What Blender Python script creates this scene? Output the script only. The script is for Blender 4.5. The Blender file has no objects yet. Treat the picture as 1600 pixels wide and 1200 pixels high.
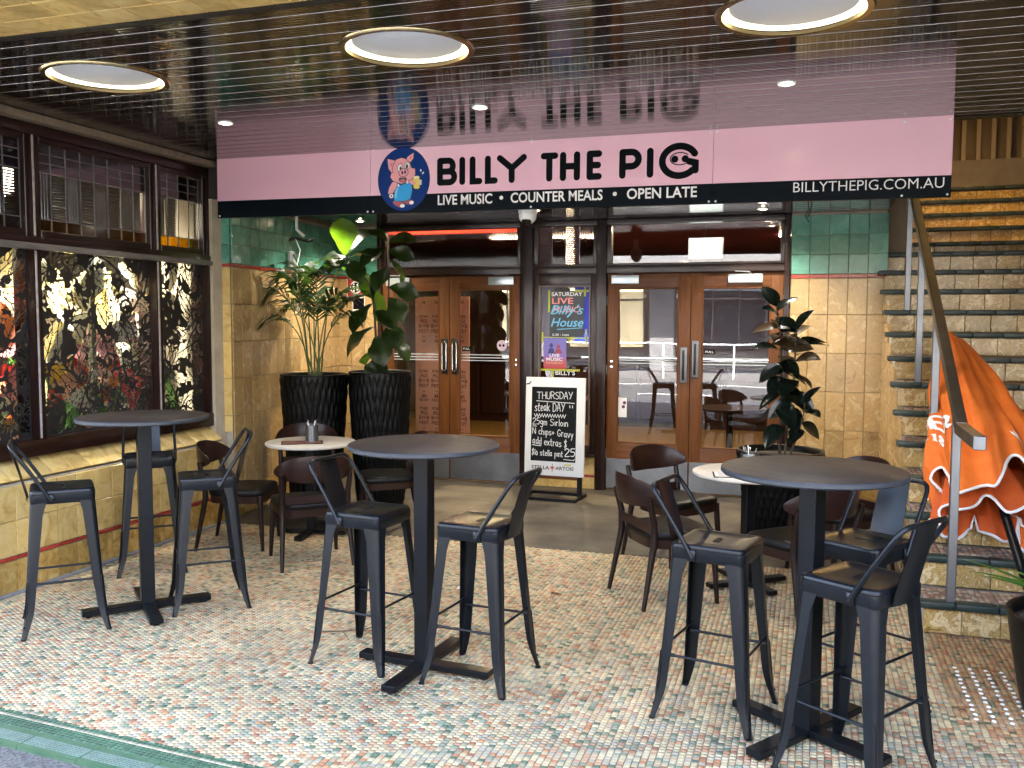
import bpy, bmesh, math, random
import numpy as np
from mathutils import Vector, Matrix
rad = math.radians
PI = math.pi
random.seed(11)
S = bpy.context.scene
COL = S.collection

# ------------------------------------------------------------------ camera
cam_d = bpy.data.cameras.new('camera')
cam = bpy.data.objects.new('camera', cam_d)
COL.objects.link(cam)
S.camera = cam
cam_d.sensor_width = 36.0
cam_d.lens = 1430.0 / 1600.0 * 36.0
cam_d.clip_start = 0.05
cam_d.clip_end = 500
def cam_matrix(yaw, pitch, roll, loc):
    f0 = Vector((math.sin(yaw), math.cos(yaw), 0)); r0 = Vector((math.cos(yaw), -math.sin(yaw), 0)); d0 = Vector((0, 0, -1))
    f1 = f0 * math.cos(pitch) + d0 * math.sin(pitch); d1 = d0 * math.cos(pitch) - f0 * math.sin(pitch)
    r2 = r0 * math.cos(roll) + d1 * math.sin(roll); d2 = d1 * math.cos(roll) - r0 * math.sin(roll)
    m = Matrix(((r2.x, -d2.x, -f1.x, loc[0]), (r2.y, -d2.y, -f1.y, loc[1]), (r2.z, -d2.z, -f1.z, loc[2]), (0, 0, 0, 1)))
    return m
cam.matrix_world = cam_matrix(rad(-17.92), rad(3.966), rad(-0.17), (0, 0, 1.61))

# ------------------------------------------------------------------ daylight
SUN_ELEV, SUN_AZ = 52.0, 18.0          # the sun stands behind the pub, its front lies in shade
W = bpy.data.worlds.new('World')
S.world = W
W.use_nodes = True
wn, wl = W.node_tree.nodes, W.node_tree.links
sky = wn.new('ShaderNodeTexSky')
sky.sky_type = 'NISHITA'
sky.sun_disc = False
sky.sun_elevation = rad(SUN_ELEV)
sky.sun_rotation = rad(SUN_AZ)
sky.air_density = .75
sky.dust_density = 3.0
bg = wn.get('Background') or wn.new('ShaderNodeBackground')
wl.new(sky.outputs[0], bg.inputs[0])
bg.inputs[1].default_value = 0.15
sun_d = bpy.data.lights.new('sun', 'SUN')
sun_d.energy = 5.0
sun_d.angle = rad(0.5)
sun_d.color = (1.0, 0.95, 0.87)
sun = bpy.data.objects.new('sun', sun_d)
COL.objects.link(sun)
sd = Vector((math.sin(rad(SUN_AZ)) * math.cos(rad(SUN_ELEV)), math.cos(rad(SUN_AZ)) * math.cos(rad(SUN_ELEV)), math.sin(rad(SUN_ELEV))))
sun.rotation_euler = sd.to_track_quat('Z', 'Y').to_euler()
S.view_settings.view_transform = 'Standard'
S.view_settings.look = 'None'
S.view_settings.exposure = 4.95
S.view_settings.gamma = 1.0
S.view_settings.use_white_balance = True
S.view_settings.white_balance_temperature = 6700
S.cycles.max_bounces = 10
S.cycles.diffuse_bounces = 5
S.cycles.glossy_bounces = 4
S.cycles.transparent_max_bounces = 12
S.cycles.sample_clamp_indirect = 6.0
S.cycles.caustics_reflective = False
S.cycles.caustics_refractive = False

# ------------------------------------------------------------------ mesh builder
def T(loc=(0, 0, 0), rz=0, rx=0, ry=0):
    return Matrix.Translation(loc) @ Matrix.Rotation(rz, 4, 'Z') @ Matrix.Rotation(ry, 4, 'Y') @ Matrix.Rotation(rx, 4, 'X')

class MB:
    def __init__(s):
        s.v = []; s.f = []; s.m = []; s.col = None
    def add(s, vs, fs, mi=0, M=None):
        b = len(s.v)
        if M is not None:
            vs = [M @ Vector(p) for p in vs]
        s.v += [tuple(p) for p in vs]
        s.f += [tuple(i + b for i in f) for f in fs]
        s.m += [mi] * len(fs)
        return s
    def box(s, x0, x1, y0, y1, z0, z1, mi=0, M=None):
        vs = [(x0, y0, z0), (x1, y0, z0), (x1, y1, z0), (x0, y1, z0), (x0, y0, z1), (x1, y0, z1), (x1, y1, z1), (x0, y1, z1)]
        return s.add(vs, [(3, 2, 1, 0), (4, 5, 6, 7), (0, 1, 5, 4), (1, 2, 6, 5), (2, 3, 7, 6), (3, 0, 4, 7)], mi, M)
    def bbox(s, x0, x1, y0, y1, z0, z1, bev=.004, seg=1, mi=0, M=None):
        bm = bmesh.new()
        bmesh.ops.create_cube(bm, size=1)
        for v in bm.verts:
            v.co = Vector(((x0 + x1) / 2 + v.co.x * (x1 - x0), (y0 + y1) / 2 + v.co.y * (y1 - y0), (z0 + z1) / 2 + v.co.z * (z1 - z0)))
        bmesh.ops.bevel(bm, geom=bm.edges[:], offset=bev, segments=seg, affect='EDGES', profile=.6)
        bm.verts.index_update()
        s.add([v.co.copy() for v in bm.verts], [[v.index for v in f.verts] for f in bm.faces], mi, M)
        bm.free()
        return s
    def prism(s, poly, z0, z1, mi=0, M=None):
        n = len(poly)
        vs = [(x, y, z0) for x, y in poly] + [(x, y, z1) for x, y in poly]
        fs = [tuple(range(n - 1, -1, -1)), tuple(range(n, 2 * n))] + [(i, (i + 1) % n, n + (i + 1) % n, n + i) for i in range(n)]
        return s.add(vs, fs, mi, M)
    def tube(s, pts, r, seg=8, closed=False, mi=0, M=None, cap=True, flat=1.0, up=None):
        pts = [Vector(p) for p in pts]
        n = len(pts)
        rs = r if isinstance(r, (list, tuple)) else [r] * n
        tan = []
        for i in range(n):
            a = pts[(i - 1) % n] if (closed or i > 0) else pts[i]
            b = pts[(i + 1) % n] if (closed or i < n - 1) else pts[i]
            tan.append((b - a).normalized() if (b - a).length > 1e-9 else Vector((0, 0, 1)))
        u = Vector(up) if up else (Vector((0, 0, 1)) if abs(tan[0].z) < .9 else Vector((1, 0, 0)))
        vs = []
        for i in range(n):
            t = tan[i]
            u = u - t * u.dot(t)
            if u.length < 1e-6:
                u = t.orthogonal()
            u.normalize()
            w = t.cross(u)
            for k in range(seg):
                a = 2 * PI * k / seg
                vs.append(pts[i] + (u * math.cos(a) * flat + w * math.sin(a)) * rs[i])
        fs = []
        for i in range(n if closed else n - 1):
            j = (i + 1) % n
            for k in range(seg):
                fs.append((i * seg + k, i * seg + (k + 1) % seg, j * seg + (k + 1) % seg, j * seg + k))
        if cap and not closed:
            fs.append(tuple(range(seg - 1, -1, -1)))
            fs.append(tuple((n - 1) * seg + k for k in range(seg)))
        return s.add(vs, fs, mi, M)
    def lathe(s, prof, seg=24, mi=0, M=None, cap=(True, True)):
        vs = []
        for r, z in prof:
            for k in range(seg):
                a = 2 * PI * k / seg
                vs.append((r * math.cos(a), r * math.sin(a), z))
        fs = []
        for i in range(len(prof) - 1):
            for k in range(seg):
                fs.append((i * seg + k, i * seg + (k + 1) % seg, (i + 1) * seg + (k + 1) % seg, (i + 1) * seg + k))
        if cap[0]:
            fs.append(tuple(range(seg - 1, -1, -1)))
        if cap[1]:
            fs.append(tuple((len(prof) - 1) * seg + k for k in range(seg)))
        return s.add(vs, fs, mi, M)
    def grid(s, fn, nu, nv, mi=0, M=None, wrap=False):
        vs = [fn(i / nu, j / nv) for j in range(nv + 1) for i in range(nu + (0 if wrap else 1))]
        w = nu if wrap else nu + 1
        fs = []
        for j in range(nv):
            for i in range(nu):
                i2 = (i + 1) % w
                fs.append((j * w + i, j * w + i2, (j + 1) * w + i2, (j + 1) * w + i))
        return s.add(vs, fs, mi, M)
    def mesh(s, name, mats, smooth=None):
        me = bpy.data.meshes.new(name)
        me.from_pydata(s.v, [], s.f)
        for m in (mats if isinstance(mats, (list, tuple)) else [mats]):
            me.materials.append(m)
        if any(s.m):
            me.polygons.foreach_set('material_index', s.m)
        if smooth is not None:
            me.polygons.foreach_set('use_smooth', [True] * len(me.polygons))
            me.set_sharp_from_angle(angle=rad(smooth))
        if s.col is not None:
            at = me.attributes.new('col', 'FLOAT_COLOR', 'FACE')
            at.data.foreach_set('color', np.array(s.col, dtype=np.float32).ravel())
        me.update()
        return me
    def build(s, name, mats, parent=None, loc=None, rz=0, smooth=None):
        return link(name, s.mesh(name, mats, smooth), parent, loc, rz)

def link(name, me, parent=None, loc=None, rz=0):
    """loc None: the mesh holds world coordinates; the object is hung under its parent without moving it"""
    o = bpy.data.objects.new(name, me)
    COL.objects.link(o)
    base = Vector((0, 0, 0))
    p = parent
    while p is not None:
        base = base + p.location
        p = p.parent
    if parent is not None:
        o.parent = parent
    if loc is None:
        o.location = -base
    else:
        o.location = Vector(loc)
        o.rotation_euler = (0, 0, rz)
    return o
def wpos(parent, loc):
    p = parent
    b = Vector(loc)
    while p is not None:
        b = b - p.location
        p = p.parent
    return b
def tag(o, label=None, cat=None, group=None, kind=None):
    if label: o['label'] = label
    if cat: o['category'] = cat
    if group: o['group'] = group
    if kind: o['kind'] = kind
    return o
def thing(name, label, cat, loc=(0, 0, 0), rz=0, group=None):
    o = bpy.data.objects.new(name, None)
    o.empty_display_size = .1
    COL.objects.link(o)
    o.location = loc
    o.rotation_euler = (0, 0, rz)
    return tag(o, label, cat, group)
def dup(src, loc, rz, label, group=None):
    def cp(o, parent):
        c = o.copy()
        COL.objects.link(c)
        if parent is not None:
            c.parent = parent
        for ch in list(o.children):
            cp(ch, c)
        return c
    r = cp(src, None)
    r.location = loc
    r.rotation_euler = (0, 0, rz)
    r['label'] = label
    if group: r['group'] = group
    return r

# ------------------------------------------------------------------ materials
MATS = {}
def nmat(name):
    m = bpy.data.materials.new(name)
    m.use_nodes = True
    MATS[name] = m
    return m, m.node_tree.nodes, m.node_tree.links, m.node_tree.nodes['Principled BSDF']
def ramp(n, stops):
    r = n.new('ShaderNodeValToRGB')
    e = r.color_ramp.elements
    while len(e) < len(stops):
        e.new(.5)
    for k, (p, c) in enumerate(stops):
        e[k].position = p
        e[k].color = (*c[:3], 1) if not isinstance(c, (int, float)) else (c, c, c, 1)
    return r
def coords(n, l, scale=(1, 1, 1), per_object=True, kind='Object'):
    tc = n.new('ShaderNodeTexCoord')
    mp = n.new('ShaderNodeMapping')
    mp.inputs['Scale'].default_value = scale
    l.new(tc.outputs[kind], mp.inputs['Vector'])
    if per_object:
        oi = n.new('ShaderNodeObjectInfo')
        ml = n.new('ShaderNodeMath'); ml.operation = 'MULTIPLY'; ml.inputs[1].default_value = 37.0
        cx = n.new('ShaderNodeCombineXYZ')
        l.new(oi.outputs['Random'], ml.inputs[0])
        for k in range(3):
            l.new(ml.outputs[0], cx.inputs[k])
        l.new(cx.outputs[0], mp.inputs['Location'])
    return mp.outputs[0]
def noise(n, l, vec, scale, detail=4, rough=.55, dist=0):
    t = n.new('ShaderNodeTexNoise')
    t.inputs['Scale'].default_value = scale
    t.inputs['Detail'].default_value = detail
    t.inputs['Roughness'].default_value = rough
    t.inputs['Distortion'].default_value = dist
    l.new(vec, t.inputs['Vector'])
    return t.outputs['Fac']
def bump(n, l, b, h, strength=.2, dist=.01):
    bp = n.new('ShaderNodeBump')
    bp.inputs['Strength'].default_value = strength
    bp.inputs['Distance'].default_value = dist
    l.new(h, bp.inputs['Height'])
    l.new(bp.outputs[0], b.inputs['Normal'])
def mat(name, c, rough=.5, metal=0, ior=1.5, c2=None, sc=(1, 1, 1), ns=8, rng=(.35, .7), bmp=0, bs=None, rvar=0, coat=0, dist=0, per=True, bdist=.01):
    m, n, l, b = nmat(name)
    b.inputs['Base Color'].default_value = (*c, 1)
    b.inputs['Roughness'].default_value = rough
    b.inputs['Metallic'].default_value = metal
    b.inputs['IOR'].default_value = ior
    if coat:
        b.inputs['Coat Weight'].default_value = coat
        b.inputs['Coat Roughness'].default_value = .08
    if c2 or bmp or rvar:
        v = coords(n, l, sc, per)
        f = noise(n, l, v, ns, 6, .6, dist)
        if c2:
            r = ramp(n, [(rng[0], c), (rng[1], c2)])
            l.new(f, r.inputs[0]); l.new(r.outputs[0], b.inputs['Base Color'])
        if bmp:
            f2 = noise(n, l, v, bs, 5, .6) if bs else f
            bump(n, l, b, f2, bmp, bdist)
        if rvar:
            mr = n.new('ShaderNodeMapRange')
            mr.inputs['To Min'].default_value = max(.02, rough - rvar); mr.inputs['To Max'].default_value = rough + rvar
            f3 = noise(n, l, v, ns * 1.7, 5, .65)
            l.new(f3, mr.inputs['Value']); l.new(mr.outputs[0], b.inputs['Roughness'])
    return m
def tile_mat(name, stops, ns=9, rough=.16, dist=1.2, val=.16, bmp=.06):
    """glazed tile: cloudy glaze, every tile with its own cloud and tint"""
    m, n, l, b = nmat(name)
    v = coords(n, l)
    f = noise(n, l, v, ns, 7, .62, dist)
    r = ramp(n, stops)
    l.new(f, r.inputs[0])
    oi = n.new('ShaderNodeObjectInfo')
    mr = n.new('ShaderNodeMapRange')
    mr.inputs['To Min'].default_value = 1 - val; mr.inputs['To Max'].default_value = 1 + val
    l.new(oi.outputs['Random'], mr.inputs['Value'])
    hs = n.new('ShaderNodeHueSaturation')
    l.new(mr.outputs[0], hs.inputs['Value']); l.new(r.outputs[0], hs.inputs['Color'])
    l.new(hs.outputs[0], b.inputs['Base Color'])
    f2 = noise(n, l, v, ns * 3, 4, .6)
    mr2 = n.new('ShaderNodeMapRange'); mr2.inputs['To Min'].default_value = rough - .06; mr2.inputs['To Max'].default_value = rough + .14
    l.new(f2, mr2.inputs['Value']); l.new(mr2.outputs[0], b.inputs['Roughness'])
    bump(n, l, b, f2, bmp, .01)
    return m
def wood_mat(name, c1, c2, axis=2, rough=.35, coat=.2, scale=1.0, ior=1.5):
    m, n, l, b = nmat(name)
    sc = [14 * scale, 14 * scale, 14 * scale]; sc[axis] = 1.1 * scale
    v = coords(n, l, tuple(sc))
    f = noise(n, l, v, 2.2, 8, .62, .7)
    r = ramp(n, [(.28, c1), (.5, tuple((a + d) / 2 for a, d in zip(c1, c2))), (.72, c2)])
    l.new(f, r.inputs[0]); l.new(r.outputs[0], b.inputs['Base Color'])
    mr = n.new('ShaderNodeMapRange'); mr.inputs['To Min'].default_value = rough - .1; mr.inputs['To Max'].default_value = rough + .15
    f2 = noise(n, l, v, 5, 4, .6)
    l.new(f2, mr.inputs['Value']); l.new(mr.outputs[0], b.inputs['Roughness'])
    b.inputs['Coat Weight'].default_value = coat
    b.inputs['Coat Roughness'].default_value = .15
    b.inputs['IOR'].default_value = ior
    b.inputs['Specular IOR Level'].default_value = .25
    bump(n, l, b, f, .12, .004)
    return m
def glass_mat(name, tint=(1, 1, 1), ior=1.6, base=.02, rough=0.0, wave=None):
    """a thin pane: mirror by Fresnel over clear"""
    m = bpy.data.materials.new(name)
    m.use_nodes = True
    n, l = m.node_tree.nodes, m.node_tree.links
    n.clear()
    o = n.new('ShaderNodeOutputMaterial')
    tr = n.new('ShaderNodeBsdfTransparent'); tr.inputs[0].default_value = (*tint, 1)
    gl = n.new('ShaderNodeBsdfGlossy'); gl.inputs['Roughness'].default_value = rough
    fr = n.new('ShaderNodeFresnel'); fr.inputs[0].default_value = ior
    ad = n.new('ShaderNodeMath'); ad.operation = 'ADD'; ad.inputs[1].default_value = base; ad.use_clamp = True
    mx = n.new('ShaderNodeMixShader')
    # only the face that the viewer meets first mirrors; the far face of the same pane lets the light out
    ge = n.new('ShaderNodeNewGeometry')
    iv = n.new('ShaderNodeMath'); iv.operation = 'SUBTRACT'; iv.inputs[0].default_value = 1.0
    mu = n.new('ShaderNodeMath'); mu.operation = 'MULTIPLY'
    l.new(ge.outputs['Backfacing'], iv.inputs[1])
    l.new(fr.outputs[0], ad.inputs[0]); l.new(ad.outputs[0], mu.inputs[0]); l.new(iv.outputs[0], mu.inputs[1]); l.new(mu.outputs[0], mx.inputs[0])
    l.new(tr.outputs[0], mx.inputs[1]); l.new(gl.outputs[0], mx.inputs[2]); l.new(mx.outputs[0], o.inputs[0])
    if wave:
        v = coords(n, l, per_object=False)
        f = noise(n, l, v, wave, 2, .5)
        bp = n.new('ShaderNodeBump'); bp.inputs['Strength'].default_value = .05; bp.inputs['Distance'].default_value = .01
        l.new(f, bp.inputs['Height']); l.new(bp.outputs[0], gl.inputs['Normal']); l.new(bp.outputs[0], fr.inputs['Normal'])
    MATS[name] = m
    return m
def emit_mat(name, c, s):
    m, n, l, b = nmat(name)
    b.inputs['Base Color'].default_value = (*c, 1)
    b.inputs['Emission Color'].default_value = (*c, 1)
    b.inputs['Emission Strength'].default_value = s
    return m
def attr_mat(name, rough=.35, amt=.25):
    m, n, l, b = nmat(name)
    a = n.new('ShaderNodeAttribute'); a.attribute_name = 'col'
    v = coords(n, l, per_object=False)
    f = noise(n, l, v, 2.2, 6, .6)
    f2 = noise(n, l, v, 60, 4, .6)
    mr = n.new('ShaderNodeMapRange'); mr.inputs['From Min'].default_value = .3; mr.inputs['From Max'].default_value = .7
    mr.inputs['To Min'].default_value = 1 - amt; mr.inputs['To Max'].default_value = 1.05
    l.new(f, mr.inputs['Value'])
    mr2 = n.new('ShaderNodeMapRange'); mr2.inputs['To Min'].default_value = .8; mr2.inputs['To Max'].default_value = 1.15
    l.new(f2, mr2.inputs['Value'])
    mm = n.new('ShaderNodeMath'); mm.operation = 'MULTIPLY'
    l.new(mr.outputs[0], mm.inputs[0]); l.new(mr2.outputs[0], mm.inputs[1])
    hs = n.new('ShaderNodeHueSaturation')
    l.new(a.outputs['Color'], hs.inputs['Color']); l.new(mm.outputs[0], hs.inputs['Value'])
    l.new(hs.outputs[0], b.inputs['Base Color'])
    mr3 = n.new('ShaderNodeMapRange'); mr3.inputs['To Min'].default_value = rough - .12; mr3.inputs['To Max'].default_value = rough + .2
    l.new(f, mr3.inputs['Value']); l.new(mr3.outputs[0], b.inputs['Roughness'])
    return m

TAN = tile_mat('tan_tile', [(.3, (.32, .185, .07)), (.45, (.50, .345, .155)), (.52, (.43, .275, .11)), (.64, (.60, .455, .24)), (.78, (.42, .265, .105))])
TAN_LIGHT = tile_mat('cream_tile', [(.3, (.48, .31, .10)), (.5, (.66, .47, .17)), (.75, (.72, .56, .26))])
TAN_BASE = tile_mat('amber_tile', [(.3, (.26, .14, .035)), (.5, (.42, .26, .07)), (.7, (.52, .38, .15))], ns=14)
GREEN = tile_mat('green_tile', [(.3, (.055, .20, .145)), (.55, (.09, .30, .22)), (.75, (.15, .40, .31))], ns=6, val=.2)
RED = tile_mat('red_tile', [(.3, (.33, .03, .02)), (.7, (.42, .05, .03))], ns=6)
STAIR = tile_mat('stair_tile', [(.30, (.19, .10, .022)), (.43, (.52, .36, .13)), (.49, (.32, .18, .05)), (.60, (.66, .52, .28)), (.70, (.45, .29, .09)), (.82, (.60, .46, .22))], ns=13, dist=1.6)
NOSE = tile_mat('dark_green_nosing', [(.3, (.010, .022, .018)), (.7, (.020, .038, .030))], ns=10, rough=.4)
GROUT = mat('grout', (.46, .41, .32), .9, c2=(.34, .29, .21), ns=6)
DGROUT = mat('dark_grout', (.16, .14, .115), .95, c2=(.26, .23, .19), ns=5)
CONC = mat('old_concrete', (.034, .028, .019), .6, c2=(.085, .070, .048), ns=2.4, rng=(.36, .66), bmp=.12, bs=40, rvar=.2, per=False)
ASPH = mat('asphalt_paving', (.06, .054, .047), .85, c2=(.17, .155, .135), ns=90, rng=(.4, .66), bmp=.6, bs=140, per=False)
MOSA = attr_mat('mosaic', .52, .36)
MOSA.node_tree.nodes['Principled BSDF'].inputs['IOR'].default_value = 1.33
CEIL = None
DARKWOOD = wood_mat('dark_red_timber', (.009, .0032, .0024), (.026, .009, .006), 2, .32, .35)
DARKWOOD_H = wood_mat('dark_red_timber_rail', (.009, .0032, .0024), (.026, .009, .006), 1, .32, .35)
DOORWOOD = wood_mat('door_timber', (.085, .028, .006), (.175, .062, .0145), 2, .45, .08)
DOORWOOD_H = wood_mat('door_timber_rail', (.08, .026, .006), (.165, .058, .0135), 0, .45, .08)
WALNUT = wood_mat('walnut_stain', (.0055, .0022, .0016), (.017, .007, .005), 2, .36, .05, 1.3)
WALNUT_H = wood_mat('walnut_stain_back', (.009, .0035, .0025), (.030, .011, .008), 0, .32, .12, 1.3)
BLACKM = mat('black_powdercoat', (.0036, .0045, .0058), .34, .0, 1.30, rvar=.10, ns=5, bmp=.02, bs=300)
STOOLM = mat('satin_black_steel', (.0042, .0054, .0070), .32, .0, 1.36, c2=(.0058, .0074, .0096), ns=7, rvar=.02, bmp=.015, bs=260)
LEATH = mat('black_vinyl', (.0025, .0024, .0025), .42, ior=1.3, c2=(.0042, .004, .004), ns=14, bmp=.15, bs=180)
STEEL = mat('brushed_steel', (.20, .21, .225), .42, 1.0, sc=(1, 1, .08), ns=40, rvar=.12)
STEEL_D = mat('worn_kickplate', (.15, .16, .175), .48, .9, c2=(.22, .235, .25), ns=4, rvar=.16)
CHROME = mat('chrome', (.75, .76, .78), .08, 1.0)
RAILM = mat('aged_steel_rail', (.15, .135, .12), .38, .9, c2=(.09, .07, .05), sc=(1, 1, 1), ns=5, rvar=.14)
WHITE = mat('white_enamel', (.78, .80, .80), .35, c2=(.72, .74, .74), ns=5)
WHITEP = mat('white_print', (.80, .80, .79), .5)
BLACKP = mat('black_print', (.005, .006, .008), .45, ior=1.15)
PINK = mat('pink_sign_face', (.80, .47, .58), .15, ior=1.5)
CHARC = mat('charcoal_sign_face', (.0045, .0075, .011), .3, ior=1.10)
NAVY = mat('navy_print', (.012, .05, .20), .3)
SLATE = mat('chalkboard_face', (.006, .0075, .009), .55, ior=1.2, c2=(.012, .014, .015), ns=5, rvar=.1)
CHALK = mat('chalk', (.72, .74, .74), .9)
PAPER = mat('paper', (.70, .68, .64), .6)
GLASS = glass_mat('pane_glass', (.90, .92, .91), 1.85, .04, 0, 1.5)
GLASS_D = glass_mat('dim_leadlight_glass', (.16, .17, .19), 1.6, .04, .06)
GLASS_A = glass_mat('amber_leadlight_glass', (.42, .27, .012), 1.5, .03, .1)
GLASS_B = glass_mat('brown_leadlight_glass', (.10, .045, .02), 1.6, .05, .05)
REED = glass_mat('reeded_glass', (.5, .51, .53), 1.6, .03, .04)
_n, _l = REED.node_tree.nodes, REED.node_tree.links
_r = _n.new('ShaderNodeBsdfRefraction'); _r.inputs['Color'].default_value = (.45, .46, .48, 1); _r.inputs['IOR'].default_value = 1.28; _r.inputs['Roughness'].default_value = .10
_m = [q for q in _n if q.type == 'MIX_SHADER'][0]
_l.new(_r.outputs[0], _m.inputs[1])
LEAD = mat('lead_came', (.25, .26, .27), .4, .8)
POTM = mat('charcoal_planter', (.0022, .0026, .003), .40, ior=1.28, rvar=.1, ns=6)
SOIL = mat('potting_soil', (.02, .014, .01), .95, c2=(.05, .035, .025), ns=40, bmp=.8, bs=60)
WARM = emit_mat('warm_lamp', (1.0, .80, .52), 2.0)
# ------------------------------------------------------------------ more materials
def leaf_mat(name, top, under, trans, rough=.32, val=.25, tw=.35):
    m, n, l, b = nmat(name)
    g = n.new('ShaderNodeNewGeometry')
    v = coords(n, l)
    f = noise(n, l, v, 12, 4, .6)
    r = ramp(n, [(.3, tuple(a * (1 - val) for a in top)), (.7, tuple(a * (1 + val) for a in top))])
    l.new(f, r.inputs[0])
    mx = n.new('ShaderNodeMix'); mx.data_type = 'RGBA'
    l.new(g.outputs['Backfacing'], mx.inputs[0]); l.new(r.outputs[0], mx.inputs[6]); mx.inputs[7].default_value = (*under, 1)
    l.new(mx.outputs[2], b.inputs['Base Color'])
    b.inputs['Roughness'].default_value = rough
    b.inputs['IOR'].default_value = 1.5
    t = n.new('ShaderNodeBsdfTranslucent'); t.inputs[0].default_value = (*trans, 1)
    ms = n.new('ShaderNodeMixShader'); ms.inputs[0].default_value = tw
    o = n['Material Output']
    l.new(b.outputs[0], ms.inputs[1]); l.new(t.outputs[0], ms.inputs[2]); l.new(ms.outputs[0], o.inputs[0])
    return m
L_FIG = leaf_mat('fiddle_leaf', (.010, .024, .008), (.03, .048, .02), (.10, .20, .01), .34, tw=.25)
L_FIGB = leaf_mat('lit_fiddle_leaf', (.05, .12, .010), (.07, .14, .02), (.16, .34, .012), .45, tw=.55)  # brighter copy of the fig leaf: the downlight's glow is painted into its colour
L_RUB = leaf_mat('rubber_leaf', (.005, .011, .009), (.06, .042, .025), (.03, .05, .01), .2, tw=.06)
L_RUBY = leaf_mat('tan_rubber_leaf', (.06, .038, .020), (.09, .065, .04), (.06, .05, .01), .28, tw=.1)
L_PALM = leaf_mat('palm_leaf', (.011, .033, .008), (.024, .05, .016), (.07, .16, .015), .38, tw=.3)
L_LANE = leaf_mat('strap_leaf', (.06, .15, .025), (.08, .17, .05), (.15, .3, .03), .35, tw=.35)
STEM = mat('green_stem', (.09, .13, .04), .5, c2=(.13, .16, .07), ns=10)
BARK = mat('brown_stem', (.05, .035, .022), .7, c2=(.09, .065, .045), ns=20)

def ceil_mat():
    m, n, l, b = nmat('glossy_dark_ceiling_board')
    v = coords(n, l, (1, 1, 1), False)
    f = noise(n, l, v, 3, 6, .65)
    r = ramp(n, [(.3, (.016, .0122, .0102)), (.7, (.030, .023, .019))])
    l.new(f, r.inputs[0]); l.new(r.outputs[0], b.inputs['Base Color'])
    b.inputs['IOR'].default_value = 1.75
    mr = n.new('ShaderNodeMapRange'); mr.inputs['To Min'].default_value = .02; mr.inputs['To Max'].default_value = .08
    l.new(f, mr.inputs['Value']); l.new(mr.outputs[0], b.inputs['Roughness'])
    w = n.new('ShaderNodeTexWave'); w.wave_type = 'BANDS'; w.bands_direction = 'Y'
    w.inputs['Scale'].default_value = 12; w.inputs['Distortion'].default_value = .3; w.inputs['Detail'].default_value = 1
    l.new(v, w.inputs['Vector'])
    bump(n, l, b, w.outputs['Fac'], .07, .004)
    return m
CEIL = ceil_mat()
REVEAL = mat('aluminium_reveal_strip', (.40, .39, .37), .22, 1.0)

# ------------------------------------------------------------------ ground
SK = -.078                                     # the street line runs slightly askew of the pub
def street_y(x, off=0.0):
    return 2.874 + SK * (x + 3.166) - off
def struct(name, mb, m, smooth=None, parent=None):
    return tag(mb.build(name, m, parent, smooth=smooth), kind='structure')

mb = MB()
xs = [-9, -4.6, -2, 0, 2.6, 9]
floor = struct('mosaic_floor', MB().add([(-4.75, street_y(-4.75, .02), -.0045), (2.6, street_y(2.6, .02), -.0045), (2.6, 6.16, -.0045), (-4.75, 6.16, -.0045)], [(0, 1, 2, 3)]), DGROUT)
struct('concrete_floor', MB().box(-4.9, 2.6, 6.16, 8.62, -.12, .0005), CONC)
# strip of grey render along the low wall
struct('floor_edging', MB().box(-4.46, -4.375, 2.75, 6.155, -.1, .006), mat('grey_edging', (.17, .18, .19), .8, c2=(.26, .27, .27), ns=20, per=False))

# mosaic: brick-laid small tiles, the nearest 300 as single pieces, the others joined
PAL = [((.58, .49, .31), 30), ((.55, .45, .275), 17), ((.53, .39, .245), 14), ((.50, .32, .20), 12), ((.47, .235, .125), 8),
       ((.40, .36, .27), 8), ((.31, .32, .23), 7), ((.135, .18, .12), 5), ((.23, .275, .19), 6), ((.36, .17, .10), 3), ((.45, .40, .30), 9)]
PW = np.array([p[1] for p in PAL], float); PW /= PW.sum()
PC = np.array([p[0] for p in PAL]) * np.array([1.0, .955, .875])
px_, py_ = .0258, .0236
rng = np.random.default_rng(5)
cells = []
ncol = int((2.58 + 4.37) / px_)
for i in range(ncol):
    x = -4.37 + (i + .5) * px_
    y0 = street_y(x) + (.5 * py_ if i % 2 else 0)
    n = int((6.15 - y0) / py_) + 1
    ys = y0 + np.arange(n) * py_
    for y in ys:
        cells.append((x, y))
cells = np.array(cells)
cells = cells[cells[:, 1] < 6.15]
ci = rng.choice(len(PAL), len(cells), p=PW)
# sort out those that show largest in the photograph
mw = np.array(cam.matrix_world.inverted())
P = np.c_[cells, np.zeros(len(cells)), np.ones(len(cells))] @ mw.T
u = P[:, 0] / -P[:, 2] * 1430 + 800; v = 600 - P[:, 1] / -P[:, 2] * 1430
inside = (u > 4) & (u < 1596) & (v < 1196) & (v > 600)
order = np.argsort(np.where(inside, (cells ** 2).sum(1), 1e9))
single = set(order[:300].tolist())
hx, hy = px_ / 2 - .0010, py_ / 2 - .0010
tiles_me = []
for k, (c, w) in enumerate(PAL):
    b = MB(); e = .0012
    vs = [(-hx, -hy, -.005), (hx, -hy, -.005), (hx, hy, -.005), (-hx, hy, -.005), (-hx + e, -hy + e, 0), (hx - e, -hy + e, 0), (hx - e, hy - e, 0), (-hx + e, hy - e, 0)]
    b.add(vs, [(4, 5, 6, 7), (0, 1, 5, 4), (1, 2, 6, 5), (2, 3, 7, 6), (3, 0, 4, 7)])
    b.col = [(*PC[k], 1)] * 5
    tiles_me.append(b.mesh('mosaic_tile', MOSA))
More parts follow.
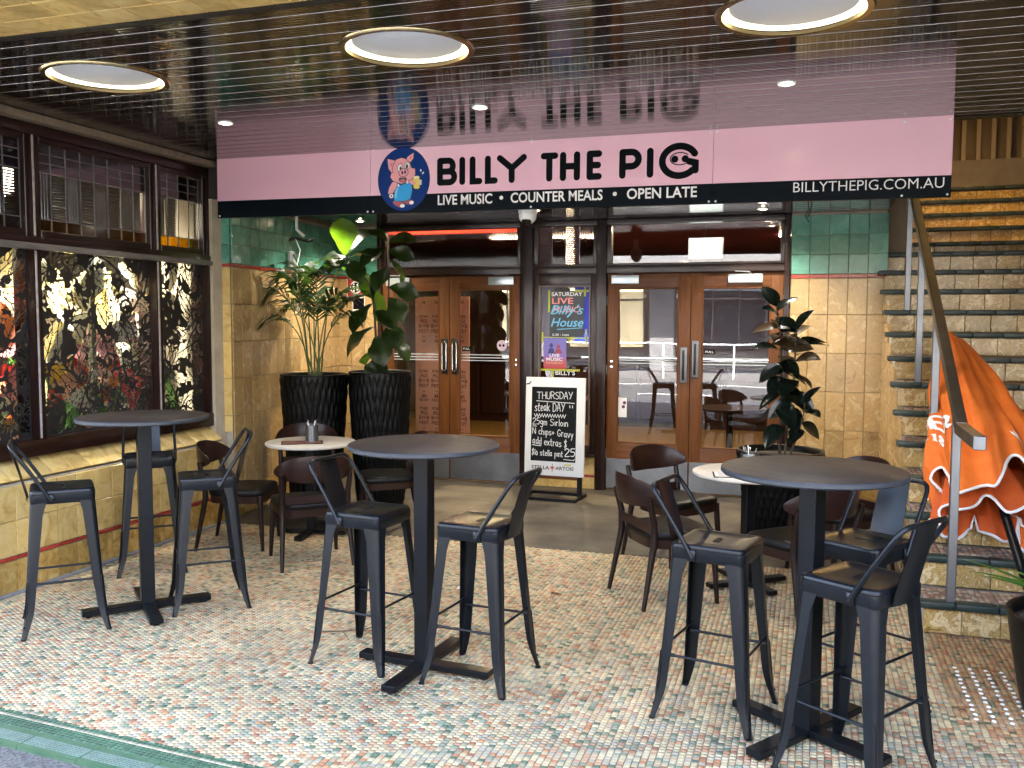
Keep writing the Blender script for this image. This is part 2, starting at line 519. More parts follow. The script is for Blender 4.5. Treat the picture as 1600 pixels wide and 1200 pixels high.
shade = np.where(((cells[:, 0] > .60) & (cells[:, 1] > 4.02 + .25 * np.sin(cells[:, 0] * 5)))[:, None], np.array([[.80, .66, .58]]), np.ones((1, 3)))   # browner tiles by the stair foot, with the shadow there painted in
for k in sorted(single):
    o = link('mosaic_tile', tiles_me[ci[k]], floor, wpos(floor, (cells[k][0], cells[k][1], rng.uniform(-.0006, .0006))))
def mosaic_mesh(name, cs, cols, hx, hy, zs, mats, rot=0.0):
    n = len(cs); e = .0012
    base = np.array([(-hx, -hy, -.005), (hx, -hy, -.005), (hx, hy, -.005), (-hx, hy, -.005), (-hx + e, -hy + e, 0), (hx - e, -hy + e, 0), (hx - e, hy - e, 0), (-hx + e, hy - e, 0)])
    if rot:
        c, s = math.cos(rot), math.sin(rot)
        base = np.c_[base[:, 0] * c - base[:, 1] * s, base[:, 0] * s + base[:, 1] * c, base[:, 2]]
    V = (base[None] + np.c_[cs, zs][:, None, :]).reshape(-1, 3)
    q = np.array([(4, 5, 6, 7), (0, 1, 5, 4), (1, 2, 6, 5), (2, 3, 7, 6), (3, 0, 4, 7)])
    F = (q[None] + (np.arange(n) * 8)[:, None, None]).reshape(-1, 4)
    me = bpy.data.meshes.new(name)
    me.vertices.add(len(V)); me.vertices.foreach_set('co', V.astype(np.float32).ravel())
    me.loops.add(F.size); me.loops.foreach_set('vertex_index', F.astype(np.int32).ravel())
    me.polygons.add(len(F)); me.polygons.foreach_set('loop_start', np.arange(0, F.size, 4, dtype=np.int32))
    me.update(calc_edges=True)
    me.materials.append(mats)
    at = me.attributes.new('col', 'FLOAT_COLOR', 'FACE')
    at.data.foreach_set('color', np.repeat(np.c_[cols, np.ones(n)], 5, 0).astype(np.float32).ravel())
    return me
rest = np.array([k for k in range(len(cells)) if k not in single])
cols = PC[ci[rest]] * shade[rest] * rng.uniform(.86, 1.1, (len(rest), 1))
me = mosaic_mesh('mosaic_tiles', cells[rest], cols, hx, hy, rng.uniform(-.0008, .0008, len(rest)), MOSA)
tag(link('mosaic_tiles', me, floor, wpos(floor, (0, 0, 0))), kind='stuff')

# green border along the street: mosaic rows, then ridged green step tiles
border = struct('floor_border', MB().add([(-4.9, street_y(-4.9, .004), -.005), (-4.9, street_y(-4.9, .107), -.005), (3.5, street_y(3.5, .107), -.005), (3.5, street_y(3.5, .004), -.005)], [(0, 1, 2, 3)]), DGROUT)
th = math.atan(SK)
GRN = np.array((.07, .13, .07)); CRM = np.array((.50, .42, .27))
bc, bcol = [], []
for row in range(7):
    off = .008 + row * .0150
    for i in range(int(8.3 / .0245)):
        x = -4.85 + i * .0245 + (row % 2) * .0
        bc.append((x, street_y(x, off))); bcol.append((CRM if row == 2 else GRN) * random.uniform(.75, 1.2))
me = mosaic_mesh('border_mosaic', np.array(bc), np.array(bcol), .0112, .0066, np.full(len(bc), .0), MOSA, th)
tag(link('border_mosaic', me, border, wpos(border, (0, 0, 0))), kind='stuff')
STEPT = mat('green_step_tile', (.05, .11, .055), .4, c2=(.085, .15, .08), ns=9, rvar=.1)
STEPW = mat('pale_ridge', (.17, .22, .17), .5, c2=(.12, .16, .12), ns=30)
bm_ = MB()
Lb = .30
def bw(x0, x1, o0, o1, z0, z1, mi):
    vs = [(x0, -o1, z0), (x1, -o1, z0), (x1, -o0, z0), (x0, -o0, z0), (x0, -o1, z1), (x1, -o1, z1), (x1, -o0, z1), (x0, -o0, z1)]
    bm_.add(vs, [(3, 2, 1, 0), (4, 5, 6, 7), (0, 1, 5, 4), (1, 2, 6, 5), (2, 3, 7, 6), (3, 0, 4, 7)], mi)
bw(-Lb / 2 + .0015, Lb / 2 - .0015, 0, .118, -.05, -.001, 0)
for r in range(6):
    bw(-Lb / 2 + .004, Lb / 2 - .004, .034 + r * .0105, .034 + r * .0105 + .0045, -.002, .0025, 1)
step_me = bm_.mesh('step_tile', [STEPT, STEPW])
for i in range(28):
    x = -4.75 + i * Lb / math.sqrt(1 + SK * SK)
    o = link('step_tile', step_me, border, wpos(border, (x, street_y(x, .108), 0)))
    o.rotation_euler = (0, 0, th)

# street
fp = MB().add([(-40, 6.2, -.016), (-40, -1.2, -.016), (40, -1.2, -.016), (40, 1.6, -.016), (3.6, street_y(3.6, .2), -.016), (-5.2, street_y(-5.2, .2), -.016), (-5.2, 3.6, -.016)], [(0, 1, 2, 3, 4, 5, 6)])
struct('footpath', fp, ASPH)
struct('kerb', MB().box(-40, 40, -1.45, -1.2, -.3, -.012), mat('kerb_stone', (.27, .26, .25), .8, c2=(.36, .35, .33), ns=4, per=False))
rd = MB().box(-60, 60, -9.4, -1.45, -.4, -.19)
struct('road', rd, mat('road_asphalt', (.034, .036, .040), .75, c2=(.05, .052, .057), ns=30, bmp=.4, bs=120, per=False))
lm = MB()
for x in range(-12, 8):
    lm.box(x * 4, x * 4 + 1.8, -5.5, -5.38, -.187, -.183)
lm.box(-60, 60, -8.9, -8.8, -.187, -.183); lm.box(-60, 60, -2.0, -1.9, -.187, -.183)
struct('lane_marking', lm, mat('road_paint', (.7, .7, .68), .7))
struct('far_footpath', MB().box(-60, 60, -13.1, -9.4, -.4, -.06), mat('far_paving', (.08, .082, .085), .8, c2=(.11, .11, .115), ns=3, per=False))
struct('ground', MB().add([(-220, -220, -.42), (220, -220, -.42), (220, 220, -.42), (-220, 220, -.42)], [(0, 1, 2, 3)]), mat('far_ground', (.10, .10, .095), .9, per=False))

# tactile studs at the foot of the stair
stud = MB().lathe([(.0098, 0), (.0088, .003), (.006, .0044), (.0, .0046)], 10, cap=(False, False)).mesh('tactile_stud', WHITE, 60)
for r in range(13):
    for c in range(6):
        link('tactile_stud', stud, floor, wpos(floor, (.685 + c * .0655 + (r % 2) * .004, 4.60 - r * .0485, .0005)))

# ------------------------------------------------------------------ ceiling of the recess
ZC = 2.85
ceiling = struct('ceiling', MB().box(-4.75, 2.6, 3.2, 6.36, ZC + .27, ZC + .34), mat('dark_ceiling_back', (.02, .016, .014), .8))
LAMPS = [(-3.47, 3.93), (-1.78, 3.93), (-.09, 3.93)]
RL = .292
def board(y0, y1, z0, z1, x0, x1):
    """one ceiling board, with round cut-outs where the lamps sit"""
    xs = {x0, x1}
    for cx, cy in LAMPS:
        if cy - RL < y1 and cy + RL > y0:
            for k in range(25):
                xs.add(cx - RL * math.cos(PI * k / 24))
    xs = sorted(xs)
    b = MB()
    for a, c in zip(xs[:-1], xs[1:]):
        def cut(x):
            for cx, cy in LAMPS:
                if abs(x - cx) < RL + 1e-6:
                    h = math.sqrt(max(0, RL * RL - (x - cx) ** 2))
                    return cy - h, cy + h
            return None
        xm = (a + c) / 2
        m_ = cut(xm)
        ca, cc = cut(a), cut(c)
        if m_ is None or m_[0] >= y1 or m_[1] <= y0:
            segs = [((y0, y1), (y0, y1))]
        else:
            ca = ca or (LAMPS[0][1],) * 2; cc = cc or (LAMPS[0][1],) * 2
            cl = lambda q: min(max(q, y0), y1)
            segs = []
            if max(ca[0], cc[0]) > y0: segs.append(((y0, cl(ca[0])), (y0, cl(cc[0]))))
            if min(ca[1], cc[1]) < y1: segs.append(((cl(ca[1]), y1), (cl(cc[1]), y1)))
        for (p0, p1), (q0, q1) in segs:
            if p1 - p0 < 1e-6 and q1 - q0 < 1e-6: continue
            b.add([(a, p0, z0), (a, p1, z0), (c, q1, z0), (c, q0, z0)], [(0, 1, 2, 3)])
    for yy, rev in ((y0, False), (y1, True)):
        segs = [(x0, x1)]
        for cx, cy in LAMPS:
            if abs(yy - cy) < RL:
                h = math.sqrt(RL * RL - (yy - cy) ** 2)
                segs = [q for p, r in segs for q in (((p, cx - h), (cx + h, r)) if p < cx < r else ((p, r),))]
        for p, r in segs:
            b.add([(p, yy, z0), (r, yy, z0), (r, yy, z1), (p, yy, z1)], [(3, 2, 1, 0) if rev else (0, 1, 2, 3)])
    return b
pitch = .128
nb = 24
for i in range(nb):
    y0 = 3.25 + i * pitch
    y1 = min(y0 + pitch - .010, 6.35)
    if y0 < 6.1: y1 = min(y1, 6.143)
    if y0 > 6.3: break
    board(y0, y1, ZC, ZC + .03, -4.60 if y0 < 6.1 else .812, 2.5).build('ceiling_board', CEIL, ceiling)
    st = MB()
    # bright reveal strip between boards, broken where a lamp sits
    segs = [(-4.6 if y0 < 6.0 else .812, 2.5)]
    ys = y1 + .005
    for cx, cy in LAMPS:
        if abs(ys - cy) < RL:
            h = math.sqrt(RL * RL - (ys - cy) ** 2) + .012
            segs = [s for a, c in segs for s in (((a, cx - h), (cx + h, c)) if a < cx < c else ((a, c),))]
    if ys < 6.3:
        for a, c in segs:
            st.tube([(a, y1 + .005, ZC + .0015), (c, y1 + .005, ZC + .001)], .0030, 8)
        st.build('reveal_strip', REVEAL, ceiling, smooth=50)
MB().box(-4.75, 2.6, 3.2, 3.246, ZC - .018, ZC + .27).build('edge_trim', mat('black_trim', (.012, .012, .012), .4), ceiling)

# round lamps let into the ceiling
SHELL = mat('cream_lamp_shell', (.88, .85, .76), .5)
DISC = mat('opal_lamp_disc', (.80, .87, .98), .4)
RIMM = mat('brass_lamp_rim', (.42, .33, .17), .25, 1.0)
GLOW = emit_mat('lamp_glow', (1.0, .90, .70), .7)
names = ['round recessed ceiling lamp at the left, nearest the leadlight windows', 'round recessed ceiling lamp in the middle, in front of the pig emblem', 'round recessed ceiling lamp at the right, cut by the top of the picture']
for i, (cx, cy) in enumerate(LAMPS):
    if i == 0:
        t = thing('ceiling_lamp', names[0], 'ceiling lamp', (cx, cy, ZC), 0, 'round lamps in the glossy ceiling')
        MB().lathe([(.285, .012), (.289, .25), (.0, .25)], 40, cap=(False, False)).build('lamp_shell', SHELL, t, (0, 0, 0), smooth=40)
        MB().lathe([(.281, .006), (.281, -.008), (.305, -.010), (.312, 0), (.312, .004)], 40, cap=(False, False)).build('lamp_rim', RIMM, t, (0, 0, 0), smooth=40)
        MB().lathe([(.0, .020), (.240, .020), (.253, .025), (.253, .031), (.0, .031)], 40, cap=(False, False)).build('lamp_disc', DISC, t, (0, 0, 0), smooth=40)
        ring = [(.20 * math.cos(a * PI / 12), .20 * math.sin(a * PI / 12), .14) for a in range(24)]
        MB().tube(ring, .014, 8, True).build('lamp_tube', GLOW, t, (0, 0, 0), smooth=60)
        lamp0 = t
    else:
        dup(lamp0, (cx, cy, ZC), rad(40 * i), names[i])

# small downlights (lit)
def downlight(x, y, z, label, first=[None], lit=2.2, grp='small downlights in the glossy ceiling'):
    if first[0] is None:
        t = thing('downlight', label, 'downlight', (x, y, z), 0, grp)
        MB().lathe([(.030, -.002), (.044, -.008), (.048, -.002), (.048, .0)], 20, cap=(False, False)).build('downlight_rim', WHITE, t, (0, 0, 0), smooth=40)
        MB().lathe([(.0, -.014), (.014, -.012), (.026, -.006), (.030, -.001)], 16, cap=(False, False)).build('downlight_lens', WARM, t, (0, 0, 0), smooth=60)
        first[0] = t
    else:
        t = dup(first[0], (x, y, z), 0, label, grp)
    ld = bpy.data.lights.new('downlight_beam', 'SPOT')
    ld.energy = lit; ld.spot_size = rad(130); ld.spot_blend = .8; ld.color = (1, .92, .80); ld.shadow_soft_size = .05
    lo = bpy.data.objects.new('downlight_beam', ld); COL.objects.link(lo); lo.parent = t; lo.location = (0, 0, -.02)
    return t
for x, y, lb in ((-3.53, 5.03, 'small lit downlight in the ceiling, nearest the left wall'), (-1.85, 5.10, 'small lit downlight in the ceiling in front of the large black sign letters'), (-.14, 5.07, 'small lit downlight in the ceiling in front of the web address')):
    downlight(x, y, ZC, lb)

# tiled beam over the street side of the recess
beam = thing('tiled_beam', 'tan tiled beam over the street edge of the recess, top left', 'beam', (-1.0, 2.7, ZC))
MB().box(-4.9, 2.8, 2.25, 3.198, ZC - .005, ZC + .7).build('beam_core', GROUT, beam)
tb = MB().bbox(-.0735, .0735, -.0735, .0735, -.012, 0, .003, 1).mesh('beam_tile', TAN_LIGHT)  # paler than the wall tan: light bounced off the street is put into the colour
tbf = MB().bbox(-.0735, .0735, -.010, 0, -.0735, .0735, .003, 1).mesh('beam_face_tile', TAN)
for j in range(6):
    for i in range(50):
        link('beam_tile', tb, beam, wpos(beam, (-4.78 + i * .15, 3.118 - j * .15, ZC - .0052)))
# ------------------------------------------------------------------ tiled walls
def tile_mesh(w, h, m, t=.012, cache={}):
    k = (round(w, 4), round(h, 4), m.name)
    if k not in cache:
        cache[k] = MB().bbox(-w / 2 + .0016, w / 2 - .0016, -t, 0, -h / 2 + .0016, h / 2 - .0016, .0028, 1).mesh('wall_tile', m)
    return cache[k]
def tile_run(parent, o, ang, cols, rows, name='wall_tile', skip=None):
    """o: start point; ang: direction of the run; tiles face right of it (local -y)"""
    c, s = math.cos(ang), math.sin(ang)
    nx, ny = s, -c
    for r, (z0, z1, m) in enumerate(rows):
        for k, (u0, u1) in enumerate(cols):
            if skip and skip(k, r, (u0 + u1) / 2, (z0 + z1) / 2): continue
            um = (u0 + u1) / 2
            d = random.uniform(-.0008, .0008)
            ob = link(name, tile_mesh(u1 - u0, z1 - z0, m), parent, wpos(parent, (o[0] + c * um + nx * d, o[1] + s * um + ny * d, (z0 + z1) / 2)))
            ob.rotation_euler = (random.uniform(-.003, .003), 0, ang + random.uniform(-.003, .003))
def even(n, w, start=0):
    return [(start + i * w, start + (i + 1) * w) for i in range(n)]

# left pier wall, a little askew
PA, PB = (-4.42, 6.33), (-4.65, 8.5)
pang = math.atan2(PB[1] - PA[1], PB[0] - PA[0])
plen = math.hypot(PB[0] - PA[0], PB[1] - PA[1])
pier = thing('tiled_pier_wall', 'tan tiled wall with green upper tiles behind the planters on the left', 'wall', (-4.5, 7.4, 0))
core = MB()
off = .0125
nx_, ny_ = math.sin(pang), -math.cos(pang)
a0 = (PA[0] - nx_ * off, PA[1] - ny_ * off); a1 = (PB[0] - nx_ * off, PB[1] - ny_ * off)
core.prism([(a0[0], a0[1] + .012), (a1[0], a1[1]), (-5.0, 8.6), (-5.0, 6.20 + .012), (-4.5, 6.20 + .012), (-4.48, 6.33)], 0, 2.56)
core.build('wall_core', GROUT, pier)
ncol = 14
rows = [(0, .232, TAN_BASE), (.235, .535, TAN), (.535, .835, TAN), (.835, 1.135, TAN), (1.135, 1.435, TAN), (1.435, 1.735, TAN), (1.735, 2.032, TAN), (2.034, 2.060, RED), (2.062, 2.215, GREEN), (2.215, 2.37, GREEN), (2.37, 2.525, GREEN)]
tile_run(pier, PA, pang, even(ncol, plen / ncol), rows)
# the reveal beside the window: a column of lighter rounded tiles that faces the street
tile_run(pier, (-4.565, 6.30), math.atan2(.03, .145), [(0, .148)], [(.70, .835, TAN_LIGHT), (.835, 1.135, TAN_LIGHT), (1.135, 1.435, TAN_LIGHT), (1.435, 1.735, TAN_LIGHT), (1.735, 2.032, TAN_LIGHT), (2.034, 2.060, RED), (2.062, 2.215, GREEN), (2.215, 2.37, GREEN), (2.37, 2.525, GREEN), (2.525, 2.68, GREEN)])
# narrow strip of wall left of the doors
strip = thing('tiled_corner_strip', 'narrow tan and green tiled wall strip left of the left door', 'wall', (-4.4, 8.5, 0))
MB().box(-4.9, -4.19, 8.5125, 8.7, 0, 2.56).build('wall_core', GROUT, strip)
tile_run(strip, (-4.655, 8.5125), 0, even(3, .156), rows)

# low wall under the leaded windows
low = thing('low_tiled_wall', 'low tan tiled wall with a red line under the leaded windows', 'wall', (-4.5, 4.5, 0))
MB().box(-4.9, -4.433, 3.86, 6.212, 0, .64).build('wall_core', GROUT, low)
rows_l = [(.0, .190, TAN_BASE), (.192, .216, RED), (.218, .425, TAN_LIGHT), (.425, .632, TAN_LIGHT)]
tile_run(low, (-4.433, 3.86), PI / 2, even(15, .157), rows_l, skip=lambda k, r, u, z: False)
sill_t = MB().bbox(-.077, .077, -.165, 0, -.012, 0, .004, 2).mesh('sill_tile', TAN_LIGHT, 40)
for i in range(15):
    o = link('sill_tile', sill_t, low, wpos(low, (-4.572, 2.80 + i * .158, .782)))
    o.rotation_euler = (0, 0, 0)
    o.matrix_world = Matrix.Translation((-4.572, 2.80 + i * .158, .782)) @ Matrix.Rotation(PI / 2, 4, 'Z') @ Matrix.Rotation(rad(43), 4, 'X')
    o.location = wpos(low, (-4.575, 3.86 + .079 + i * .157, .760)); o.rotation_euler = (Matrix.Rotation(PI / 2, 4, 'Z') @ Matrix.Rotation(rad(38), 4, 'X')).to_euler()
# tiled end of the shop window bay on the street side (outside the picture)
MB().box(-4.9, -4.46, 3.76, 3.858, 0, 2.84).build('street_pier', TAN, low)

# right wall of the recess
rw = thing('right_tiled_wall', 'tan and green tiled wall between the right door and the stair', 'wall', (.23, 8.5, 0))
MB().box(-.168, .622, 8.5125, 8.75, 0, 2.56).build('wall_core', GROUT, rw)
rows_r = [(0, .16, TAN_BASE), (.162, .186, RED), (.188, .31, TAN), (.31, .65, TAN), (.65, .99, TAN), (.99, 1.33, TAN), (1.33, 1.67, TAN), (1.67, 1.985, TAN), (1.987, 2.022, RED), (2.024, 2.195, GREEN), (2.195, 2.366, GREEN), (2.366, 2.54, GREEN)]
tile_run(rw, (-.165, 8.5125), 0, even(5, .160), rows_r)

# ------------------------------------------------------------------ stair
RISE, GO, SY = .17, .30, 5.06
XL, XR = .60, 2.40
stair = thing('staircase', 'tiled staircase with dark green nosings climbing on the right', 'staircase', (1.4, 5.0, 0))
nose_w = .20
SM = []
ncols = 10
def step(i, y, z, full=True):
    # i: index; y: nosing front; z: top
    body = MB().box(XL + .013, XR, y + .042, y + .042 + GO + .002, z - RISE, z - .004)
    body.build('step_core', DGROUT, stair)
    tile_run(stair, (XL + .003, y + .042), 0, even(ncols, .18), [(z - RISE + .002, z - .040, STAIR)], 'riser_tile')
    # the return of each step on the open side
    nz = MB().bbox(-nose_w / 2 + .001, nose_w / 2 - .001, 0, .085, -.036, .0015, .010, 2).mesh('nosing_tile', NOSE, 40) if 'nz' not in NZ else NZ['nz']
    NZ['nz'] = nz
    nn = 10
    for k in range(nn):
        link('nosing_tile', nz, stair, wpos(stair, (XL - .05 + nose_w * (k + .5), y, z)))
    # mosaic on the tread
    cs, cc = [], []
    for a in range(int((XR - XL) / .03)):
        for d in range(7):
            cs.append((XL + .02 + a * .03, y + .10 + d * .03 + (a % 2) * .012)); cc.append(np.array(random.choice([(.30, .19, .13), (.36, .25, .18), (.26, .13, .09), (.42, .33, .25), (.2, .15, .11)])) * random.uniform(.8, 1.15))
    if i < 9:
        me = mosaic_mesh('tread_mosaic', np.array(cs), np.array(cc), .0136, .0136, np.full(len(cs), z + .0005), MOSA)
        tag(link('tread_mosaic', me, stair, wpos(stair, (0, 0, 0))), kind='stuff')
NZ = {}
for i in range(13):
    step(i, SY + GO * i, RISE * (i + 1))
yl = SY + GO * 12
MB().box(XL, XR, yl + .09, yl + 1.1 + .06, RISE * 13 - .1, RISE * 13 - .002).build('landing', NOSE, stair)
for i in range(5):
    step(13 + i, yl + 1.1 + GO * i, RISE * (14 + i))
# open side of the stair, tan tiles stepped under the treads
sidec = MB()
poly = [(SY + .05, 0)]
for i in range(12):
    poly += [(SY + .05 + GO * i, RISE * (i + 1) - .045), (SY + .05 + GO * (i + 1), RISE * (i + 1) - .045)]
poly = [p for p in poly if p[0] < 8.49] + [(8.49, 1.6), (8.49, 0)]
n = len(poly)
sidec.add([(XL + .012, y, z) for y, z in poly] + [(XL + .10, y, z) for y, z in poly], [tuple(range(n))] + [tuple(range(2 * n - 1, n - 1, -1))] + [((i + 1) % n, i, n + i, n + (i + 1) % n) for i in range(n)])
sidec.build('side_core', GROUT, stair)
def under(k, r, u, z):
    y = 8.49 - u
    top = RISE * (int((y + .0 - .075 - SY - .05) / GO) + 1) - .04 if y - .075 > SY + .05 else 0
    return z + .08 > top
tile_run(stair, (XL + .012, 8.49), -PI / 2, even(22, .155), [(.002 + .16 * j, .16 * (j + 1), TAN) for j in range(11)], 'side_tile', skip=under)

# stairwell walls
STW = mat('stairwell_plaster', (.20, .15, .10), .8, c2=(.27, .21, .15), ns=3, per=False)
struct('stairwell', MB().box(.622, .80, 8.755, 11.5, 0, 4.2).box(XR + .02, XR + .2, 3.2, 11.6, 0, 4.2).box(.55, XR + .2, 11.45, 11.6, 0, 4.2).box(.60, XR + .2, 6.28, 6.345, 2.885, 4.2).box(.46, XR + .2, 6.47, 11.6, 4.1, 4.25).box(.44, .61, 6.372, 8.74, 2.565, 4.2), STW)
bal = thing('landing_balustrade', 'pale slatted balustrade above a beam at the top of the stair', 'balustrade', (1.6, 11.2, 3.1))
MB().box(.81, XR + .01, 11.16, 11.26, 3.08, 3.37).build('beam', mat('grey_beam', (.17, .15, .12), .7, c2=(.23, .2, .17), ns=6), bal)
slat = MB().bbox(-.024, .024, -.02, .02, 0, .55, .004).mesh('slat', mat('pale_slat', (.30, .25, .18), .6))
for k in range(9):
    link('slat', slat, bal, wpos(bal, (1.49 + k * .147 - .22, 11.2, 3.37)))
MB().box(.81, XR + .01, 11.17, 11.23, 3.92, 3.98).build('top_rail', mat('dark_rail', (.05, .035, .025), .5), bal)
wl_ = bpy.data.lights.new('stairwell_lamp', 'AREA'); wl_.energy = 1.0; wl_.color = (1, .62, .22); wl_.shape = 'DISK'; wl_.size = .25
wt = thing('stairwell_lamp', 'warm lamp on the ceiling above the upper stair', 'ceiling lamp', (1.4, 9.5, 4.07))
MB().lathe([(.12, 0), (.12, -.03), (.0, -.035)], 24, cap=(False, False)).build('lamp_lens', emit_mat('amber_lamp', (1, .62, .22), 1.5), wt, (0, 0, 0), smooth=50)
wo = bpy.data.objects.new('stairwell_lamp_light', wl_); COL.objects.link(wo); wo.parent = wt; wo.location = (0, 0, -.05)

# handrail on square steel posts
hr = thing('handrail', 'square steel handrail bent at its foot, on posts up the stair', 'handrail', (.72, 5.1, .17))
XH = .73
post_b = [(5.11, .17), (6.01, .68), (6.91, 1.19), (7.81, 1.70)]
rail_z = lambda y: 1.10 + (y - 5.0) * RISE / GO
for k, (y, z) in enumerate(post_b):
    MB().bbox(XH - .021, XH + .021, y - .021, y + .021, z, rail_z(y) + .005, .003).build('rail_post', STEEL, hr)
def bar(p, q, w, h, m, name, par, up=(0, 0, 1)):
    """square bar from p to q"""
    p, q = Vector(p), Vector(q); d = (q - p); L_ = d.length; d.normalize()
    s_ = d.cross(Vector(up)).normalized(); u_ = s_.cross(d)
    M = Matrix(((s_.x, d.x, u_.x, p.x), (s_.y, d.y, u_.y, p.y), (s_.z, d.z, u_.z, p.z), (0, 0, 0, 1)))
    return MB().bbox(-w / 2, w / 2, 0, L_, -h / 2, h / 2, .004, 1, 0, M).build(name, m, par)
bar((XH - .005, 4.93, rail_z(4.93) + .03), (XH - .005, 8.45, rail_z(8.45) + .03), .052, .062, RAILM, 'rail_bar', hr)
bar((XH - .005, 4.42, rail_z(4.93) + .020), (XH - .005, 4.965, rail_z(4.93) + .026), .052, .062, RAILM, 'rail_end', hr)
bar((XH - .005, 4.412, rail_z(4.93) + .020), (XH - .005, 4.42, rail_z(4.93) + .020), .0535, .0635, STEEL, 'rail_cap', hr)
# ------------------------------------------------------------------ leaded timber window on the left (faces +X)
XW = -4.57
win = thing('timber_window', 'long dark timber shop window with leadlight panes over black fretwork screens', 'window', (XW, 4.6, .8))
def wbar(name, y0, y1, z0, z1, x0=-4.70, x1=-4.53, m=DARKWOOD, bev=.006):
    return MB().bbox(x0, x1, y0, y1, z0, z1, bev, 2).build(name, m, win, smooth=40)
wbar('head_rail', 3.865, 6.27, 2.735, 2.80, m=DARKWOOD_H)
MB().bbox(-4.62, -4.46, 3.865, 6.29, 2.802, 2.848, .004).build('cornice', mat('weathered_cornice', (.16, .12, .08), .6, c2=(.24, .2, .14), ns=14), win)
wbar('transom_rail', 3.865, 6.27, 2.055, 2.115, x1=-4.52, m=DARKWOOD_H)
MB().bbox(-4.56, -4.50, 3.865, 6.275, 2.035, 2.075, .012, 2).build('weather_bar', mat('grey_timber', (.09, .08, .075), .45, c2=(.2, .19, .18), sc=(4, .6, 4), ns=6), win, smooth=40)
wbar('bottom_rail', 3.865, 6.27, .765, .865, x1=-4.52, m=DARKWOOD_H)
wbar('jamb', 6.19, 6.285, .76, 2.80)
MULL = [(3.87, 3.93), (4.472, 4.532), (5.585, 5.645)]
pale = mat('pale_edge_strip', (.42, .40, .38), .4, c2=(.25, .22, .2), ns=30)
for y0, y1 in MULL:
    wbar('mullion', y0, y1, .86, 2.055)
    wbar('mullion', y0, y1, 2.115, 2.735)
    MB().bbox(-4.5295, -4.5235, y0 + .006, y0 + .022, .87, 2.03, .002).build('edge_strip', pale, win)
    MB().bbox(-4.5295, -4.5235, y0 + .006, y0 + .022, 2.12, 2.73, .002).build('edge_strip', pale, win)
BAYS = [(3.93, 4.472), (4.532, 5.585), (5.645, 6.19)]
# leadlights: each pane of glass its own piece between lead cames
def reed_pane(y0, y1, z0, z1, n, vert, x, amp=.006):
    b = MB()
    def fn(u, v):
        y = y0 + (y1 - y0) * u; z = z0 + (z1 - z0) * v
        t = (u if vert else v) * n
        return (x + amp * (abs(math.sin(t * PI)) - .5), y, z)
    k = n * 6
    return b.grid(fn, k if vert else 1, 1 if vert else k)
for bi, (ya, yb) in enumerate(BAYS):
    sash = MB()
    i0 = .028
    for q in ((ya, ya + i0, 2.115, 2.735), (yb - i0, yb, 2.115, 2.735)):
        sash.bbox(-4.63, -4.55, q[0], q[1], q[2], q[3], .004)
    sash.bbox(-4.63, -4.55, ya + i0, yb - i0, 2.115, 2.160, .004).bbox(-4.63, -4.55, ya + i0, yb - i0, 2.700, 2.735, .004)
    s_o = sash.build('sash_frame', DARKWOOD_H, win)
    y0, y1, z0, z1 = ya + i0, yb - i0, 2.160, 2.700
    nc = (4, 8, 4)[bi]
    w = (y1 - y0) / nc
    zb = [z0, z0 + .075, z1 - .175, z1 - .115, z1 - .058, z1]
    for c in range(nc):
        c0, c1 = y0 + c * w + .003, y0 + (c + 1) * w - .003
        MB().box(-4.5955, -4.592, c0, c1, zb[0] + .002, zb[1] - .003).build('amber_pane', GLASS_A, win)
        reed_pane(c0, c1, zb[1] + .003, zb[2] - .003, 5 if c % 2 == 0 else 16, c % 2 == 0, -4.594).build('reeded_pane', REED, win, smooth=70)
        for r in range(2, 5):
            MB().box(-4.5955, -4.592, c0, c1, zb[r] + .003, zb[r + 1] - .003).build('lead_pane', GLASS_B if (c + r) % 2 else GLASS_D, win)
    cm = MB()
    for c in range(nc + 1):
        yy = y0 + c * w
        cm.box(-4.598, -4.588, yy - .0035, yy + .0035, z0, z1)
    for z in zb[1:5]:
        for c in range(nc):
            cm.box(-4.597, -4.589, y0 + c * w + .0035, y0 + (c + 1) * w - .0035, z - .003, z + .003)
    cm.build('lead_came', LEAD, win)

